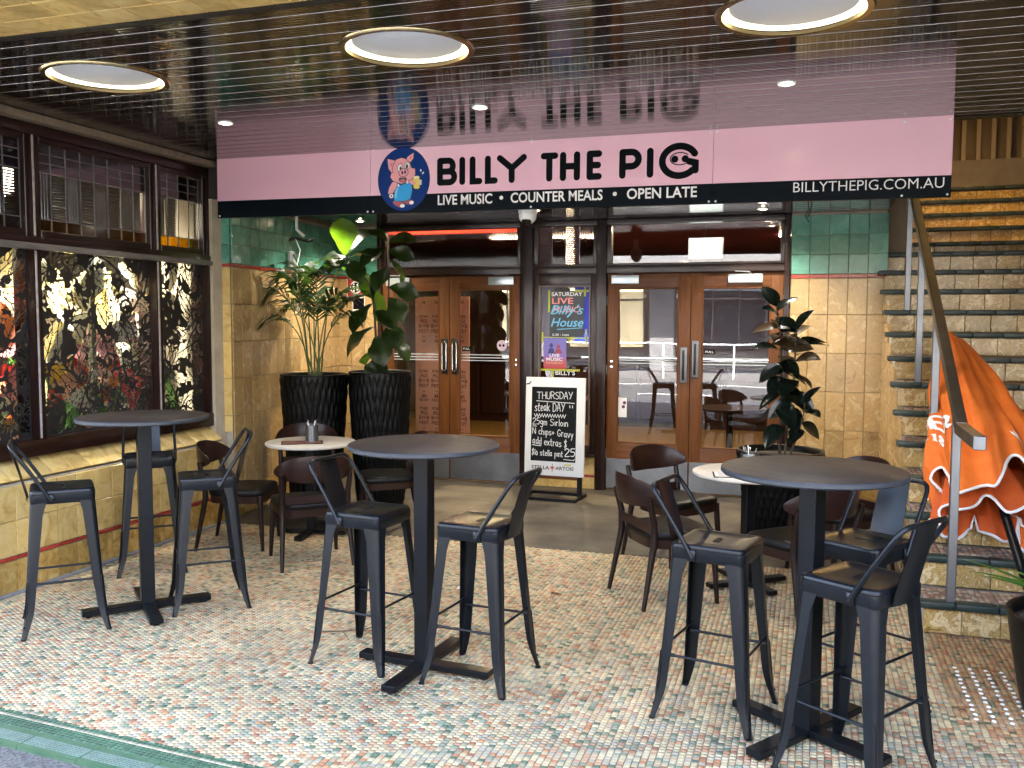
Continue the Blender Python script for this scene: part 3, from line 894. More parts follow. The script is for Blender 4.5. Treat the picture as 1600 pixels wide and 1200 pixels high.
# ---- fretwork: scrolls and leaves cut from black plate, found as the zero line of a distance field
def polyline_spiral(cx, cy, a0, r0, turns, sgn, shrink=.82, n=26):
    pts = []
    for i in range(n + 1):
        t = i / n
        a = a0 + sgn * t * turns * 2 * PI
        r = r0 * (1 - t * shrink)
        pts.append((cx + r * math.cos(a), cy + r * math.sin(a)))
    return pts
def bez(p0, p1, p2, n=12):
    return [((1 - t) ** 2 * p0[0] + 2 * t * (1 - t) * p1[0] + t * t * p2[0], (1 - t) ** 2 * p0[1] + 2 * t * (1 - t) * p1[1] + t * t * p2[1]) for t in [i / n for i in range(n + 1)]]
def fret(W_, H_, seed, res=.0055):
    """black plate: leaf-shaped openings with their veins left standing, scrolls laid over them"""
    R_ = random.Random(seed)
    nx, ny = int(W_ / res) + 1, int(H_ / res) + 1
    X, Y = np.meshgrid(np.linspace(0, W_, nx), np.linspace(0, H_, ny))
    D = np.full(X.shape, -.004)
    def win_(x0, x1, y0, y1):
        return max(0, int(x0 / W_ * (nx - 1))), min(nx, int(x1 / W_ * (nx - 1)) + 2), max(0, int(y0 / H_ * (ny - 1))), min(ny, int(y1 / H_ * (ny - 1)) + 2)
    def stroke(pts, w0, w1):
        n = len(pts)
        for i in range(n - 1):
            (ax, ay), (bx, by) = pts[i], pts[i + 1]
            w = w0 + (w1 - w0) * i / max(1, n - 2)
            pad = w + .012
            i0, i1, j0, j1 = win_(min(ax, bx) - pad, max(ax, bx) + pad, min(ay, by) - pad, max(ay, by) + pad)
            if i0 >= i1 or j0 >= j1: continue
            x = X[j0:j1, i0:i1]; y = Y[j0:j1, i0:i1]
            dx, dy = bx - ax, by - ay
            t = np.clip(((x - ax) * dx + (y - ay) * dy) / (dx * dx + dy * dy + 1e-12), 0, 1)
            D[j0:j1, i0:i1] = np.minimum(D[j0:j1, i0:i1], np.hypot(x - ax - t * dx, y - ay - t * dy) - w)
    def leaf(px, py, a, L_, wid, lobes, w=.0042, veins=True):
        k = 2.2 * R_.uniform(-1, 1) / L_ * .45               # the leaf bends along a gentle curve
        i0, i1, j0, j1 = win_(px - L_ * 1.25, px + L_ * 1.25, py - L_ * 1.25, py + L_ * 1.25)
        if i0 >= i1 or j0 >= j1: return
        x = X[j0:j1, i0:i1] - px; y = Y[j0:j1, i0:i1] - py
        al = x * math.cos(a) + y * math.sin(a); ac = -x * math.sin(a) + y * math.cos(a) - k * al * al
        t = al / L_
        tc = np.clip(t, 0, 1)
        env = np.sin(PI * np.clip(tc * .94 + .06, 0, 1)) ** .75 * (1.12 - .45 * tc)
        lob = .66 + .34 * np.abs(np.sin(tc * PI * lobes + .25)) ** .8
        half = wid * env * lob
        inside = (t > 0) & (t < 1) & (np.abs(ac) < half)
        f = np.minimum(half - np.abs(ac), np.minimum(al, L_ - al) * .7)
        open_ = f - w                                         # > 0: opening
        if veins:
            v = np.abs(ac) - w * (.95 - .5 * tc)              # midrib
            for q in range(1, lobes + 1):
                tk = (q - .75) / lobes
                dv = np.abs(np.abs(ac) - .95 * (al - tk * L_)) * .72 - w * .45
                v = np.where((al > tk * L_) & (np.abs(ac) < half * .80), np.minimum(v, dv), v)
            open_ = np.minimum(open_, v)
        D[j0:j1, i0:i1] = np.where(inside, open_, D[j0:j1, i0:i1])
    area_ = W_ * H_
    for k in range(int(area_ * 330)):                         # small openings that fill the ground
        leaf(R_.uniform(0, W_), R_.uniform(0, H_), R_.uniform(0, 2 * PI), R_.uniform(.035, .08), R_.uniform(.010, .022), 1, .0035, False)
    hubs = []
    for k in range(int(area_ * 24)):
        hubs.append((R_.uniform(0, W_), R_.uniform(0, H_), R_.uniform(.035, .075), R_.choice((-1, 1)), R_.uniform(0, 2 * PI)))
    for cx, cy, r, sgn, a0 in hubs:
        for q in range(5):
            a = a0 + q * 1.15 + R_.uniform(-.3, .3)
            leaf(cx + r * .9 * math.cos(a), cy + r * .9 * math.sin(a), a + sgn * .7, R_.uniform(.14, .26), R_.uniform(.045, .078), R_.randint(3, 4))
    for cx, cy, r, sgn, a0 in hubs:
        pts = polyline_spiral(cx, cy, a0, r, R_.uniform(1.0, 1.4), sgn)
        stroke(pts, .0085, .0055)
        stroke([pts[-1], (pts[-1][0] + .001, pts[-1][1])], .012, .012)
        L_ = R_.uniform(.15, .3); a = a0 + sgn * 1.4
        p2 = (pts[0][0] + L_ * math.cos(a), pts[0][1] + L_ * math.sin(a))
        pm = ((pts[0][0] + p2[0]) / 2 + R_.uniform(-.1, .1), (pts[0][1] + p2[1]) / 2 + R_.uniform(-.1, .1))
        stroke(bez(pts[0], pm, p2), .0085, .003)
    for p in (((0, 0), (W_, 0)), ((0, H_), (W_, H_)), ((0, 0), (0, H_)), ((W_, 0), (W_, H_))):
        stroke([p[0], p[1]], .010, .010)
    # march the squares of the field into polygons
    b = MB()
    idx = {}
    def vid(key, p):
        if key not in idx:
            idx[key] = len(b.v); b.v.append(p)
        return idx[key]
    ins = D < 0
    for j in range(ny - 1):
        row = ins[j:j + 2]
        if not row.any(): continue
        for i in range(nx - 1):
            c = [(i, j), (i + 1, j), (i + 1, j + 1), (i, j + 1)]
            s_ = [ins[q[1], q[0]] for q in c]
            if not any(s_): continue
            poly = []
            for q in range(4):
                p, r = c[q], c[(q + 1) % 4]
                if s_[q]:
                    poly.append(vid(p, (0, X[0, p[0]], Y[p[1], 0])))
                if s_[q] != s_[(q + 1) % 4]:
                    dp, dr = D[p[1], p[0]], D[r[1], r[0]]
                    t = dp / (dp - dr)
                    key = (p, r) if p < r else (r, p)
                    poly.append(vid(key, (0, X[0, p[0]] + t * (X[0, r[0]] - X[0, p[0]]), Y[p[1], 0] + t * (Y[r[1], 0] - Y[p[1], 0]))))
            if len(poly) >= 3:
                b.f.append(tuple(poly)); b.m.append(0)
    return b
FRET = mat('black_fret_plate', (.012, .011, .0105), .45, c2=(.022, .02, .019), ns=9, rvar=.1)
for bi, (ya, yb) in enumerate(BAYS):
    b = fret(yb - ya, 1.19, 41 + bi)
    me = b.mesh('fretwork_screen', FRET)
    o = link('fretwork_screen', me, win, wpos(win, (-4.592, ya, .865)))
    sm = o.modifiers.new('thickness', 'SOLIDIFY'); sm.thickness = .005; sm.offset = 0
    MB().box(-4.617, -4.613, ya, yb, .866, 2.054).build('window_pane', GLASS, win)
MB().bbox(-4.66, -4.62, 5.03, 5.075, .866, 2.054, .004).build('inner_post', mat('olive_post', (.07, .065, .035), .5), win)

# ---- the room behind the leaded window, with a bright flower display near the glass
struct('left_room', MB().box(-8.6, -4.72, 3.88, 6.4, -.02, .0).box(-8.7, -8.6, 3.88, 6.5, 0, 3).box(-8.6, -4.72, 6.36, 6.46, 0, 3).box(-8.6, -4.72, 3.865, 3.92, 0, 3).box(-8.6, -4.72, 3.92, 6.36, 2.95, 3.05).box(-5.0, -4.72, 3.93, 6.36, 0, .76), mat('left_room_paint', (.022, .018, .013), .8, c2=(.03, .024, .018), ns=2, per=False))
def flower_leaf(L_, w_, lobes, seed):
    """broad lobed paper leaf, gently cupped"""
    R_ = random.Random(seed)
    b = MB(); n = lobes * 4
    ctr = []
    rim = []
    for s_ in (1, -1):
        for i in range(n + 1):
            t = i / n
            env = math.sin(PI * min(1, t * .97 + .03)) ** .6 * (1 - .3 * t) * (.76 + .24 * abs(math.sin(t * PI * lobes)))
            rim.append((t, s_ * env))
    mid = [(i / n) for i in range(n + 1)]
    vs = [(.05 * math.sin(t * 3), 0, L_ * t) for t in mid]
    for t, e in rim:
        vs.append((.05 * math.sin(t * 3) + .05 * abs(e), w_ * e, L_ * t + .05 * abs(e)))
    fs = []
    for k in range(2):
        o = (n + 1) * (k + 1)
        for i in range(n):
            q = (i, i + 1, o + i + 1, o + i)
            fs.append(q if k == 0 else q[::-1])
    return b.add(vs, fs)
FCOL = {}
for nm, c in (('cream', (.80, .75, .55)), ('pale_yellow', (.80, .72, .36)), ('yellow', (.80, .55, .05)), ('peach', (.78, .42, .26)), ('orange', (.72, .20, .03)), ('scarlet', (.55, .03, .02)), ('leaf_green', (.10, .30, .03)), ('pink_petal', (.75, .33, .35)), ('grey_petal', (.42, .40, .36)), ('deep_green', (.02, .08, .02))):
    FCOL[nm] = mat('petal_' + nm, c, .55, c2=tuple(min(1, a * 1.25) for a in c), ns=5)
disp = thing('flower_display', 'colourful display of large cream, yellow, red and green paper leaves behind the fretwork', 'flower display', (-5.0, 5.0, .75))
R3 = random.Random(3)
leaves = {}
def petal(y, z, col, L_=.34, w_=.12, a=None, x=None):
    key = (col, round(L_, 2))
    if key not in leaves: leaves[key] = flower_leaf(L_, w_, 3, len(leaves)).mesh('paper_leaf', FCOL[col], 60)
    o = link('paper_leaf', leaves[key], disp, wpos(disp, (x if x else R3.uniform(-5.05, -4.80), y, z)))
    o.rotation_euler = (R3.uniform(-PI, PI) if a is None else a, R3.uniform(-.25, .25), R3.uniform(-.3, .3))
ZONES = [(4.55, 5.05, 1.55, 2.0, ['cream', 'cream', 'grey_petal', 'pale_yellow', 'cream'], 10), (5.05, 5.6, 1.55, 2.0, ['cream', 'pale_yellow', 'grey_petal', 'cream', 'cream'], 10),
         (4.75, 5.5, 1.3, 1.6, ['cream', 'pale_yellow', 'peach', 'pink_petal', 'cream', 'scarlet'], 12), (5.2, 5.6, 1.25, 1.55, ['peach', 'pink_petal', 'pale_yellow'], 7),
         (4.75, 5.45, 1.0, 1.28, ['pale_yellow', 'yellow', 'scarlet', 'orange', 'cream', 'scarlet', 'leaf_green'], 14), (4.6, 5.1, .9, 1.1, ['leaf_green', 'yellow', 'deep_green'], 5),
         (4.0, 4.55, 1.2, 1.75, ['orange', 'scarlet', 'yellow', 'pale_yellow', 'deep_green'], 11), (4.0, 4.5, .95, 1.2, ['deep_green', 'deep_green', 'pink_petal'], 6),
         (5.7, 6.1, 1.65, 1.95, ['cream', 'grey_petal', 'cream'], 6), (5.7, 6.1, 1.0, 1.6, ['deep_green', 'deep_green', 'leaf_green'], 6)]
for y0, y1, z0, z1, cs, n in ZONES:
    for k in range(int(n * 1.5)):
        petal(R3.uniform(y0, y1), R3.uniform(z0, z1) - .08, cs[k % len(cs)], R3.choice((.30, .38, .46)), .12)
MB().box(-5.3, -4.75, 3.95, 6.3, .765, .80).build('display_shelf', DARKWOOD_H, disp)
tk = MB()
for k in range(14):
    yy = 4.0 + k * .165
    tk.tube([(-5.05, yy, .76), (-5.0, yy + .03, 1.3), (-4.97, yy + .08, 1.75)], .006, 6)
tk.build('display_stems', STEM, disp)
def area(name, loc, rot, size, e, col, sy=None):
    d = bpy.data.lights.new(name, 'AREA'); d.energy = e; d.color = col; d.size = size
    if sy: d.shape = 'RECTANGLE'; d.size_y = sy
    o = bpy.data.objects.new(name, d); COL.objects.link(o); o.location = loc; o.rotation_euler = rot
    return o
lt = thing('room_lamp', 'warm ceiling lamp in the room behind the leaded window', 'ceiling lamp', (-5.9, 5.1, 2.94))
MB().lathe([(.16, 0), (.16, -.04), (.0, -.05)], 24, cap=(False, False)).build('lamp_lens', emit_mat('room_lamp_glow', (1, .86, .6), 1.5), lt, (0, 0, 0), smooth=50)
lo = area('room_lamp_light', (0, 0, -.06), (0, 0, 0), .3, 1.6, (1, .82, .55)); lo.parent = lt
lt2 = thing('display_lamp', 'lamp over the flower display behind the leaded window', 'lamp', (-4.9, 5.1, 2.93))
MB().box(-.03, .03, -.6, .6, -.03, .0).build('lamp_lens', MATS['room_lamp_glow'], lt2, (0, 0, 0))
lo = area('display_lamp_light', (0, 0, -.035), (0, rad(12), 0), .06, 15, (1, .92, .76), 1.4); lo.data.spread = rad(95); lo.parent = lt2
# ------------------------------------------------------------------ timber shopfront with two pairs of glazed doors
YF = 8.5
front = thing('timber_shopfront', 'dark timber shopfront with two pairs of glazed doors and a centre window', 'shopfront', (-2.2, YF, 0))
def fb(name, x0, x1, z0, z1, y0=YF - .03, y1=YF + .11, m=DARKWOOD, bev=.005, par=None):
    return MB().bbox(x0, x1, y0, y1, z0, z1, bev, 2).build(name, m, par or front, smooth=40)
fb('jamb_post', -4.184, -4.140, 0, 2.555)
fb('post', -2.662, -2.535, 0, 2.555)
fb('post', -1.912, -1.815, 0, 2.555)
fb('jamb_post', -.216, -.170, 0, 2.555)
for x0, x1 in ((-4.14, -2.662), (-2.535, -1.912), (-1.815, -.216)):
    fb('head_rail', x0, x1, 2.055, 2.125, YF - .022, YF + .10, DARKWOOD_H)
    fb('top_rail', x0, x1, 2.505, 2.555, YF - .022, YF + .10, DARKWOOD_H)
    fb('transom_sill', x0, x1, 2.125, 2.145, YF - .034, YF + .0, DARKWOOD_H, .004)
    for a, c in ((x0, x0 + .045), (x1 - .035, x1)):
        fb('transom_stile', a, c, 2.145, 2.505, YF - .01, YF + .07)
# transom panes
def reed_x(x0, x1, z0, z1, n, vert, y, amp=.005):
    def fn(u, v):
        t = (u if vert else v) * n
        return (x0 + (x1 - x0) * u, y - amp * abs(math.sin(t * PI)), z0 + (z1 - z0) * v)
    k = n * 6
    return MB().grid(fn, k if vert else 1, 1 if vert else k)
reed_x(-4.093, -2.699, 2.148, 2.503, 84, True, YF + .03).build('reeded_transom_pane', REED, front, smooth=75)
for k in range(4):
    a = -2.488 + k * .1345
    reed_x(a, a + .131, 2.148, 2.503, 8 if k % 2 else 20, bool(k % 2), YF + .03).build('reeded_transom_pane', REED, front, smooth=75)
for k in range(1, 4):
    MB().box(-2.488 + k * .1345 - .003, -2.488 + k * .1345, YF + .02, YF + .036, 2.146, 2.505).build('came', LEAD, front)
MB().box(-1.768, -.253, YF + .028, YF + .034, 2.147, 2.504).build('transom_pane', GLASS, front)
# centre window
fb('window_stile', -2.535, -2.478, .335, 2.055, YF - .016, YF + .08)
fb('window_stile', -1.965, -1.912, .335, 2.055, YF - .016, YF + .08)
fb('window_rail', -2.478, -1.965, 1.945, 2.055, YF - .016, YF + .08, DARKWOOD_H)
fb('window_rail', -2.478, -1.965, .335, .42, YF - .016, YF + .08, DARKWOOD_H)
fb('window_sill', -2.53, -1.917, .31, .334, YF - .045, YF + .08, DARKWOOD_H)
bead = MB()
bead.bbox(-2.478, -2.462, YF - .022, YF + .03, .42, 1.945, .003).bbox(-1.981, -1.965, YF - .022, YF + .03, .42, 1.945, .003).bbox(-2.462, -1.981, YF - .022, YF + .03, 1.929, 1.945, .003)
bead.build('window_bead', mat('grey_bead', (.13, .10, .09), .4), front)
MB().box(-2.463, -1.98, YF + .012, YF + .018, .42, 1.93).build('window_pane', GLASS, front)
MB().box(-2.534, -1.913, YF + .013, YF + .09, .0, .309).build('plinth_core', GROUT, front)
for k in range(4):
    for z0, z1, m in ((0, .11, TAN_LIGHT), (.112, .134, RED), (.136, .306, TAN_LIGHT)):
        o = link('plinth_tile', tile_mesh(.154, z1 - z0, m), front, wpos(front, (-2.534 + (k + .5) * .1552, YF + .0125, (z0 + z1) / 2)))

def door(x0, x1, hinge_left, glass_z0, stripes=True):
    d = bpy.data.objects.new('door', None); COL.objects.link(d); d.parent = front; d.location = wpos(front, ((x0 + x1) / 2, YF, 0)); d.empty_display_size = .1
    w = x1 - x0
    ls, rs = (.10, .105)
    gx0, gx1, gz1 = x0 + ls, x1 - rs, 1.915
    y0, y1 = YF + .01, YF + .06
    fb('door_stile', x0, gx0, .012, 2.045, y0, y1, DOORWOOD, .004, d)
    fb('door_stile', gx1, x1, .012, 2.045, y0, y1, DOORWOOD, .004, d)
    fb('door_rail', gx0, gx1, gz1, 2.045, y0 + .001, y1, DOORWOOD_H, .004, d)
    fb('door_rail', gx0, gx1, .012, glass_z0, y0 + .001, y1, DOORWOOD_H, .004, d)
    bd = MB()
    bd.bbox(gx0, gx0 + .012, y0 - .004, y0 + .02, glass_z0, gz1, .003).bbox(gx1 - .012, gx1, y0 - .004, y0 + .02, glass_z0, gz1, .003).bbox(gx0 + .012, gx1 - .012, y0 - .004, y0 + .02, gz1 - .012, gz1, .003).bbox(gx0 + .012, gx1 - .012, y0 - .004, y0 + .02, glass_z0, glass_z0 + .012, .003)
    bd.build('glazing_bead', DOORWOOD, d)
    MB().box(gx0, gx1, y0 + .022, y0 + .028, glass_z0, gz1).build('door_pane', GLASS, d)
    kp = MB().bbox(x0 + .004, x1 - .004, y0 - .0035, y0 - .0005, .022, .305, .001).build('kickplate', STEEL_D, d)
    sc = MB()
    for k in range(6):
        for z in (.034, .293):
            sc.lathe([(.007, .0), (.006, .002), (.0, .0025)], 8, cap=(False, False), M=Matrix.Translation((x0 + .03 + k * (w - .06) / 5, y0 - .0035, z)) @ Matrix.Rotation(PI / 2, 4, 'X'))
    sc.build('kickplate_screw', STEEL, kp)
    for z in (1.21, 1.238, 1.266):
        MB().box(gx0 + .001, gx1 - .001, y0 + .0205, y0 + .0215, z, z + .0075).build('glass_stripe', MATS['stripe'], d)
    hx_ = x1 + .002 if not hinge_left else x0 - .002
    for z in (.35, 1.15, 1.8):
        MB().tube([(hx_, y0 - .004, z - .045), (hx_, y0 - .004, z + .045)], .007, 8).build('hinge', STEEL, d)
    return d, gx0, gx1, y0
mat('stripe', (.62, .66, .68), .5)
dL1 = door(-4.137, -3.412, True, .45)
dL2 = door(-3.406, -2.666, False, .46)
dR1 = door(-1.811, -1.036, True, .46)
dR2 = door(-1.030, -.220, False, .44)
HPL = mat('dark_handle_plate', (.02, .02, .02), .35)
def pull_handle(d, x, z0, z1, y, plate, grip):
    pl = MB().bbox(x - .031, x + .031, y - .006, y - .0005, z0, z1, .006, 2).build('handle', plate, d, smooth=40)
    zc = [z0 + .035, z0 + .05, z1 - .05, z1 - .035]
    if grip == 'loop':
        b = MB(); pts = []
        for k in range(9):
            a = PI * k / 8; pts.append((x + .022 * math.cos(a), y - .016, z1 - .055 + .022 * math.sin(a)))
        for k in range(9):
            a = PI + PI * k / 8; pts.append((x + .022 * math.cos(a), y - .016, z0 + .055 + .022 * math.sin(a)))
        b.tube(pts, .007, 8, True).build('handle_loop', CHROME, pl, smooth=50)
    else:
        MB().tube([(x, y - .004, zc[0]), (x, y - .035, zc[0]), (x, y - .045, zc[1]), (x, y - .045, zc[2]), (x, y - .035, zc[3]), (x, y - .004, zc[3])], .010, 8).build('handle_grip', HPL, pl, smooth=50)
pull_handle(dL1[0], -3.462, 1.075, 1.43, dL1[3], HPL, 'loop')
pull_handle(dL2[0], -3.352, 1.075, 1.43, dL2[3], HPL, 'loop')
pull_handle(dR1[0], -1.090, 1.04, 1.37, dR1[3], STEEL, 'grip')
pull_handle(dR2[0], -.985, 1.09, 1.43, dR2[3], STEEL, 'grip')
for d, x0, x1 in ((dL1, -4.09, -3.83), (dL2, -2.99, -2.73), (dR1, -1.77, -1.51), (dR2, -.70, -.40)):
    cl = MB().bbox(x0, x1, d[3] - .030, d[3] - .001, 1.955, 2.035, .005, 2).build('door_closer', mat('pale_closer', (.50, .56, .58), .25, .5), d[0], smooth=40)
    MB().tube([(x0 + .2, d[3] - .02, 2.036), (x0 + .2, d[3] - .02, 2.052), (x0 + .06, d[3] - .045, 2.058)], .006, 6).build('closer_arm', STEEL, cl)
MATS['pale_closer'].node_tree.nodes['Principled BSDF'].inputs['Roughness'].default_value = .22
for d, xs in ((dL2, (-2.716,)), (dR1, (-1.765,)), (dR2, (-.262,))):
    for x in xs:
        for z in (1.175, 1.225):
            MB().lathe([(.014, 0), (.013, .004), (.0, .006)], 12, cap=(False, False), M=Matrix.Translation((x, d[3] - .001, z)) @ Matrix.Rotation(PI / 2, 4, 'X')).build('lock_cylinder', CHROME, d[0], smooth=50)

# ---- flat lettering
def text_mesh(s, size, m, bold=0.0, extrude=.0008, align='LEFT', shear=0, space=1.0):
    cu = bpy.data.curves.new('lettering', 'FONT')
    cu.body = s; cu.size = size; cu.offset = bold; cu.extrude = extrude; cu.align_x = align; cu.shear = shear; cu.space_character = space
    cu.resolution_u = 3
    ob = bpy.data.objects.new('lettering', cu); COL.objects.link(ob)
    dg = bpy.context.evaluated_depsgraph_get()
    me = bpy.data.meshes.new_from_object(ob.evaluated_get(dg))
    bpy.data.objects.remove(ob); bpy.data.curves.remove(cu)
    me.materials.clear(); me.materials.append(m)
    me.name = 'lettering'
    return me
def text_w(me):
    xs = [v.co.x for v in me.vertices]
    return min(xs), max(xs)
def letters(s, x0, x1, zb, h, y, m, par, bold=.0, name='lettering', shear=0, loc=True):
    """a line of text that faces -Y, fitted between x0 and x1 with cap height h"""
    me = text_mesh(s, 1.0, m, bold, .02, shear=shear)
    a, c = text_w(me)
    hh = max(v.co.y for v in text_mesh('H', 1.0, m).vertices)
    sx = (x1 - x0) / (c - a); sy = h / hh
    for v in me.vertices:
        v.co = Vector(((v.co.x - a) * sx + x0, y - (.0006 if v.co.z > 0 else 0.0), zb + v.co.y * sy))
    me.update()
    return link(name, me, par, None if loc else (0, 0, 0))
# push-pull plates on the glass
for d, x in ((dL2, -3.282), (dR2, -.905)):
    pl = MB().box(x, x + .092, d[3] + .0195, d[3] + .0215, 1.305, 1.352).build('pull_plate', BLACKP, d[0])
    letters('PULL', x + .010, x + .082, 1.318, .022, d[3] + .0192, WHITEP, pl)
def disc(x, z, r, y, m, n=24):
    b = MB()
    return b.add([(x + r * math.cos(2 * PI * k / n), y, z + r * math.sin(2 * PI * k / n)) for k in range(n)], [tuple(range(n))])
st = disc(-2.865, 1.365, .052, dL2[3] + .020, None).build('round_sticker', mat('lilac_print', (.60, .45, .55), .5), dL2[0])
for x in (-2.883, -2.847): disc(x, 1.365, .013, dL2[3] + .0192, None, 14).build('sticker_spot', BLACKP, st)
tgp = MB().box(-1.712, -1.618, dR1[3] + .0190, dR1[3] + .0205, .70, .885).build('paper_tag', WHITEP, dR1[0])
for x in (-1.655, -1.655): pass
for x, z in ((-1.650, .800), (-1.640, .838)): disc(x, z, .017, dR1[3] + .0185, None, 14).build('tag_spot', mat('plum_print', (.10, .02, .08), .5), tgp)

# ---- posters on the centre window
PY = YF + .010
YTAPE = mat('yellow_tape', (.42, .46, .03), .5)
def poster(name, label, cat, x0, x1, z0, z1, m, tilt=0):
    t = thing(name, label, cat, ((x0 + x1) / 2, PY, (z0 + z1) / 2))
    MB().box(x0, x1, PY - .0005, PY, z0, z1).build('poster_sheet', m, t)
    return t
p1 = poster('poster', 'black poster reading SATURDAY LIVE in pink and blue script, upper of the window', 'poster', -2.372, -2.035, 1.455, 1.895, mat('poster_black', (.015, .02, .025), .4))
PKP = mat('coral_print', (.78, .26, .26), .5); BLP = mat('sky_print', (.14, .48, .75), .5)
py = PY - .0012
letters('SATURDAY', -2.355, -2.052, 1.845, .036, py, WHITEP, p1, .012)
letters('LIVE', -2.350, -2.140, 1.772, .055, py, PKP, p1, .02)
letters('MUSIC', -2.345, -2.07, 1.690, .055, py - .0008, PKP, p1, .012, shear=.3)
letters("Billy's", -2.365, -2.040, 1.672, .085, py - .0020, BLP, p1, .008, shear=.3)
letters('House', -2.360, -2.040, 1.555, .080, py, BLP, p1, .010, shear=.3)
MB().add([(-2.30, py, 1.522), (-2.05, py, 1.540), (-2.05, py, 1.546), (-2.30, py, 1.530)], [(0, 1, 2, 3)]).build('underline', BLP, p1)
letters('6.30 - Late', -2.345, -2.18, 1.466, .020, py, WHITEP, p1, .006)
def grad_mat(name, stops):
    m, n, l, b = nmat(name)
    tc = n.new('ShaderNodeTexCoord'); sx = n.new('ShaderNodeSeparateXYZ')
    l.new(tc.outputs['Generated'], sx.inputs[0])
    r = ramp(n, stops); l.new(sx.outputs[2], r.inputs[0]); l.new(r.outputs[0], b.inputs['Base Color'])
    b.inputs['Roughness'].default_value = .5
    return m
p2 = poster('poster', 'small violet and red poster reading LIVE MUSIC, lower on the centre window', 'poster', -2.432, -2.205, 1.148, 1.445, grad_mat('poster_violet', [(0, (.45, .04, .03)), (.22, (.45, .10, .16)), (.45, (.22, .16, .50)), (1, (.16, .16, .48))]))
letters('LIVE', -2.372, -2.272, 1.262, .028, py, WHITEP, p2, .02)
letters('MUSIC', -2.405, -2.242, 1.225, .030, py, WHITEP, p2, .02)
letters('SATURDAY', -2.405, -2.238, 1.195, .018, py, mat('gold_print', (.65, .40, .12), .5), p2, .01)
# two singers in silhouette on the poster
sil = MB()
def blob(b, cx, cz, rx, rz, y, n=14):
    b.add([(cx + rx * math.cos(2 * PI * k / n), y, cz + rz * math.sin(2 * PI * k / n)) for k in range(n)], [tuple(range(n))])
blob(sil, -2.355, 1.372, .017, .022, py); sil.add([(-2.39, py, 1.295), (-2.32, py, 1.295), (-2.335, py, 1.345), (-2.375, py, 1.345)], [(0, 1, 2, 3)])
sil.build('singer_print', mat('indigo_print', (.03, .04, .16), .5), p2)
sil = MB()
blob(sil, -2.285, 1.362, .016, .020, py); sil.add([(-2.325, py, 1.295), (-2.245, py, 1.295), (-2.265, py, 1.338), (-2.305, py, 1.338)], [(0, 1, 2, 3)])
sil.build('singer_print', mat('crimson_print', (.30, .05, .07), .5), p2)
for k, (a, c, z0, z1) in enumerate(((-2.135, -1.975, 1.885, 1.903), (-2.035, -2.018, 1.84, 1.94), (-2.388, -2.370, 1.69, 1.90), (-2.02, -2.004, 1.40, 1.53), (-2.20, -1.965, 1.438, 1.452), (-2.452, -2.436, 1.40, 1.50), (-2.45, -2.20, 1.4465, 1.4530), (-2.46, -2.07, 1.128, 1.146), (-2.345, -2.33, 1.06, 1.126), (-2.188, -2.176, 1.395, 1.436))):
    MB().box(a, c, PY - .0032, PY - .0028, z0, z1).build('tape_strip', YTAPE, p1 if k < 5 else p2)
p3 = poster('name_sticker', 'black sticker with white block letters low on the centre window', 'sticker', -2.325, -2.105, 1.078, 1.140, BLACKP)
letters("BILLY'S", -2.312, -2.118, 1.090, .040, py, WHITEP, p3, .022)

# ---- pub interior seen through the glass
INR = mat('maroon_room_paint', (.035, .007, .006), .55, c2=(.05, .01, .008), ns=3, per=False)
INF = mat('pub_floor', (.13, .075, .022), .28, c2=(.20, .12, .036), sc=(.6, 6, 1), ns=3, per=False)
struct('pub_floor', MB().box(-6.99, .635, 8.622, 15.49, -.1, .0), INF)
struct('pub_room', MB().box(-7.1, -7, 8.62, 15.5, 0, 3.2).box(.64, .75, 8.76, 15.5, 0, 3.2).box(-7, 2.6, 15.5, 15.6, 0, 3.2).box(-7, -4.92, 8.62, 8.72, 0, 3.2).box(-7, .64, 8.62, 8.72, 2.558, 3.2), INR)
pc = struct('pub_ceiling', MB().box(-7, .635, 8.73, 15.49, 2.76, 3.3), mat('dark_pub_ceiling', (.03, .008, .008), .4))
for k in range(26):
    MB().box(-7, .62, 8.75 + k * .26, 8.75 + k * .26 + .24, 2.72, 2.758).build('ceiling_board', MATS['maroon_ceiling_board'] if 'maroon_ceiling_board' in MATS else mat('maroon_ceiling_board', (.20, .018, .018), .25, ior=1.5), pc)
def inlamp(x, y, label, e, col, r=.09):
    t = thing('room_downlight', label, 'ceiling lamp', (x, y, 2.715), 0, 'lamps inside the pub')
    MB().lathe([(r, 0), (r, -.02), (.0, -.025)], 20, cap=(False, False)).build('lamp_lens', WARM, t, (0, 0, 0), smooth=50)
    d = bpy.data.lights.new('room_light', 'AREA'); d.shape = 'DISK'; d.size = r * 2; d.energy = e; d.color = col
    o = bpy.data.objects.new('room_light', d); COL.objects.link(o); o.parent = t; o.location = (0, 0, -.03)
inlamp(-3.2, 9.6, 'lit lamp on the pub ceiling behind the left doors', 7, (1, .72, .42))
inlamp(-1.2, 9.8, 'lit lamp on the pub ceiling behind the right doors', 1.6, (1, .72, .42))
inlamp(-3.0, 12.5, 'lit lamp deep in the pub, behind the left doors', 2, (1, .70, .40))
inlamp(-.3, 12.3, 'lit lamp deep in the pub, far right', 2, (1, .70, .40))
rl = thing('red_ceiling_light', 'long red tube lamp glowing behind the reeded transom over the left doors', 'ceiling lamp', (-4.25, 10.6, 2.60))
MB().tube([(-.75, 0, .06), (.85, 0, .06)], .028, 12).build('red_lamp_tube', emit_mat('red_glow', (1.0, .06, .02), .22), rl, (0, 0, 0), smooth=60)
MB().bbox(-.78, .88, -.04, .04, .09, .115, .006).build('lamp_batten', MATS['maroon_room_paint'], rl, (0, 0, 0))
ex = thing('exit_box', 'blank white glowing light box behind the right transom', 'light box', (-.97, 9.1, 2.33))
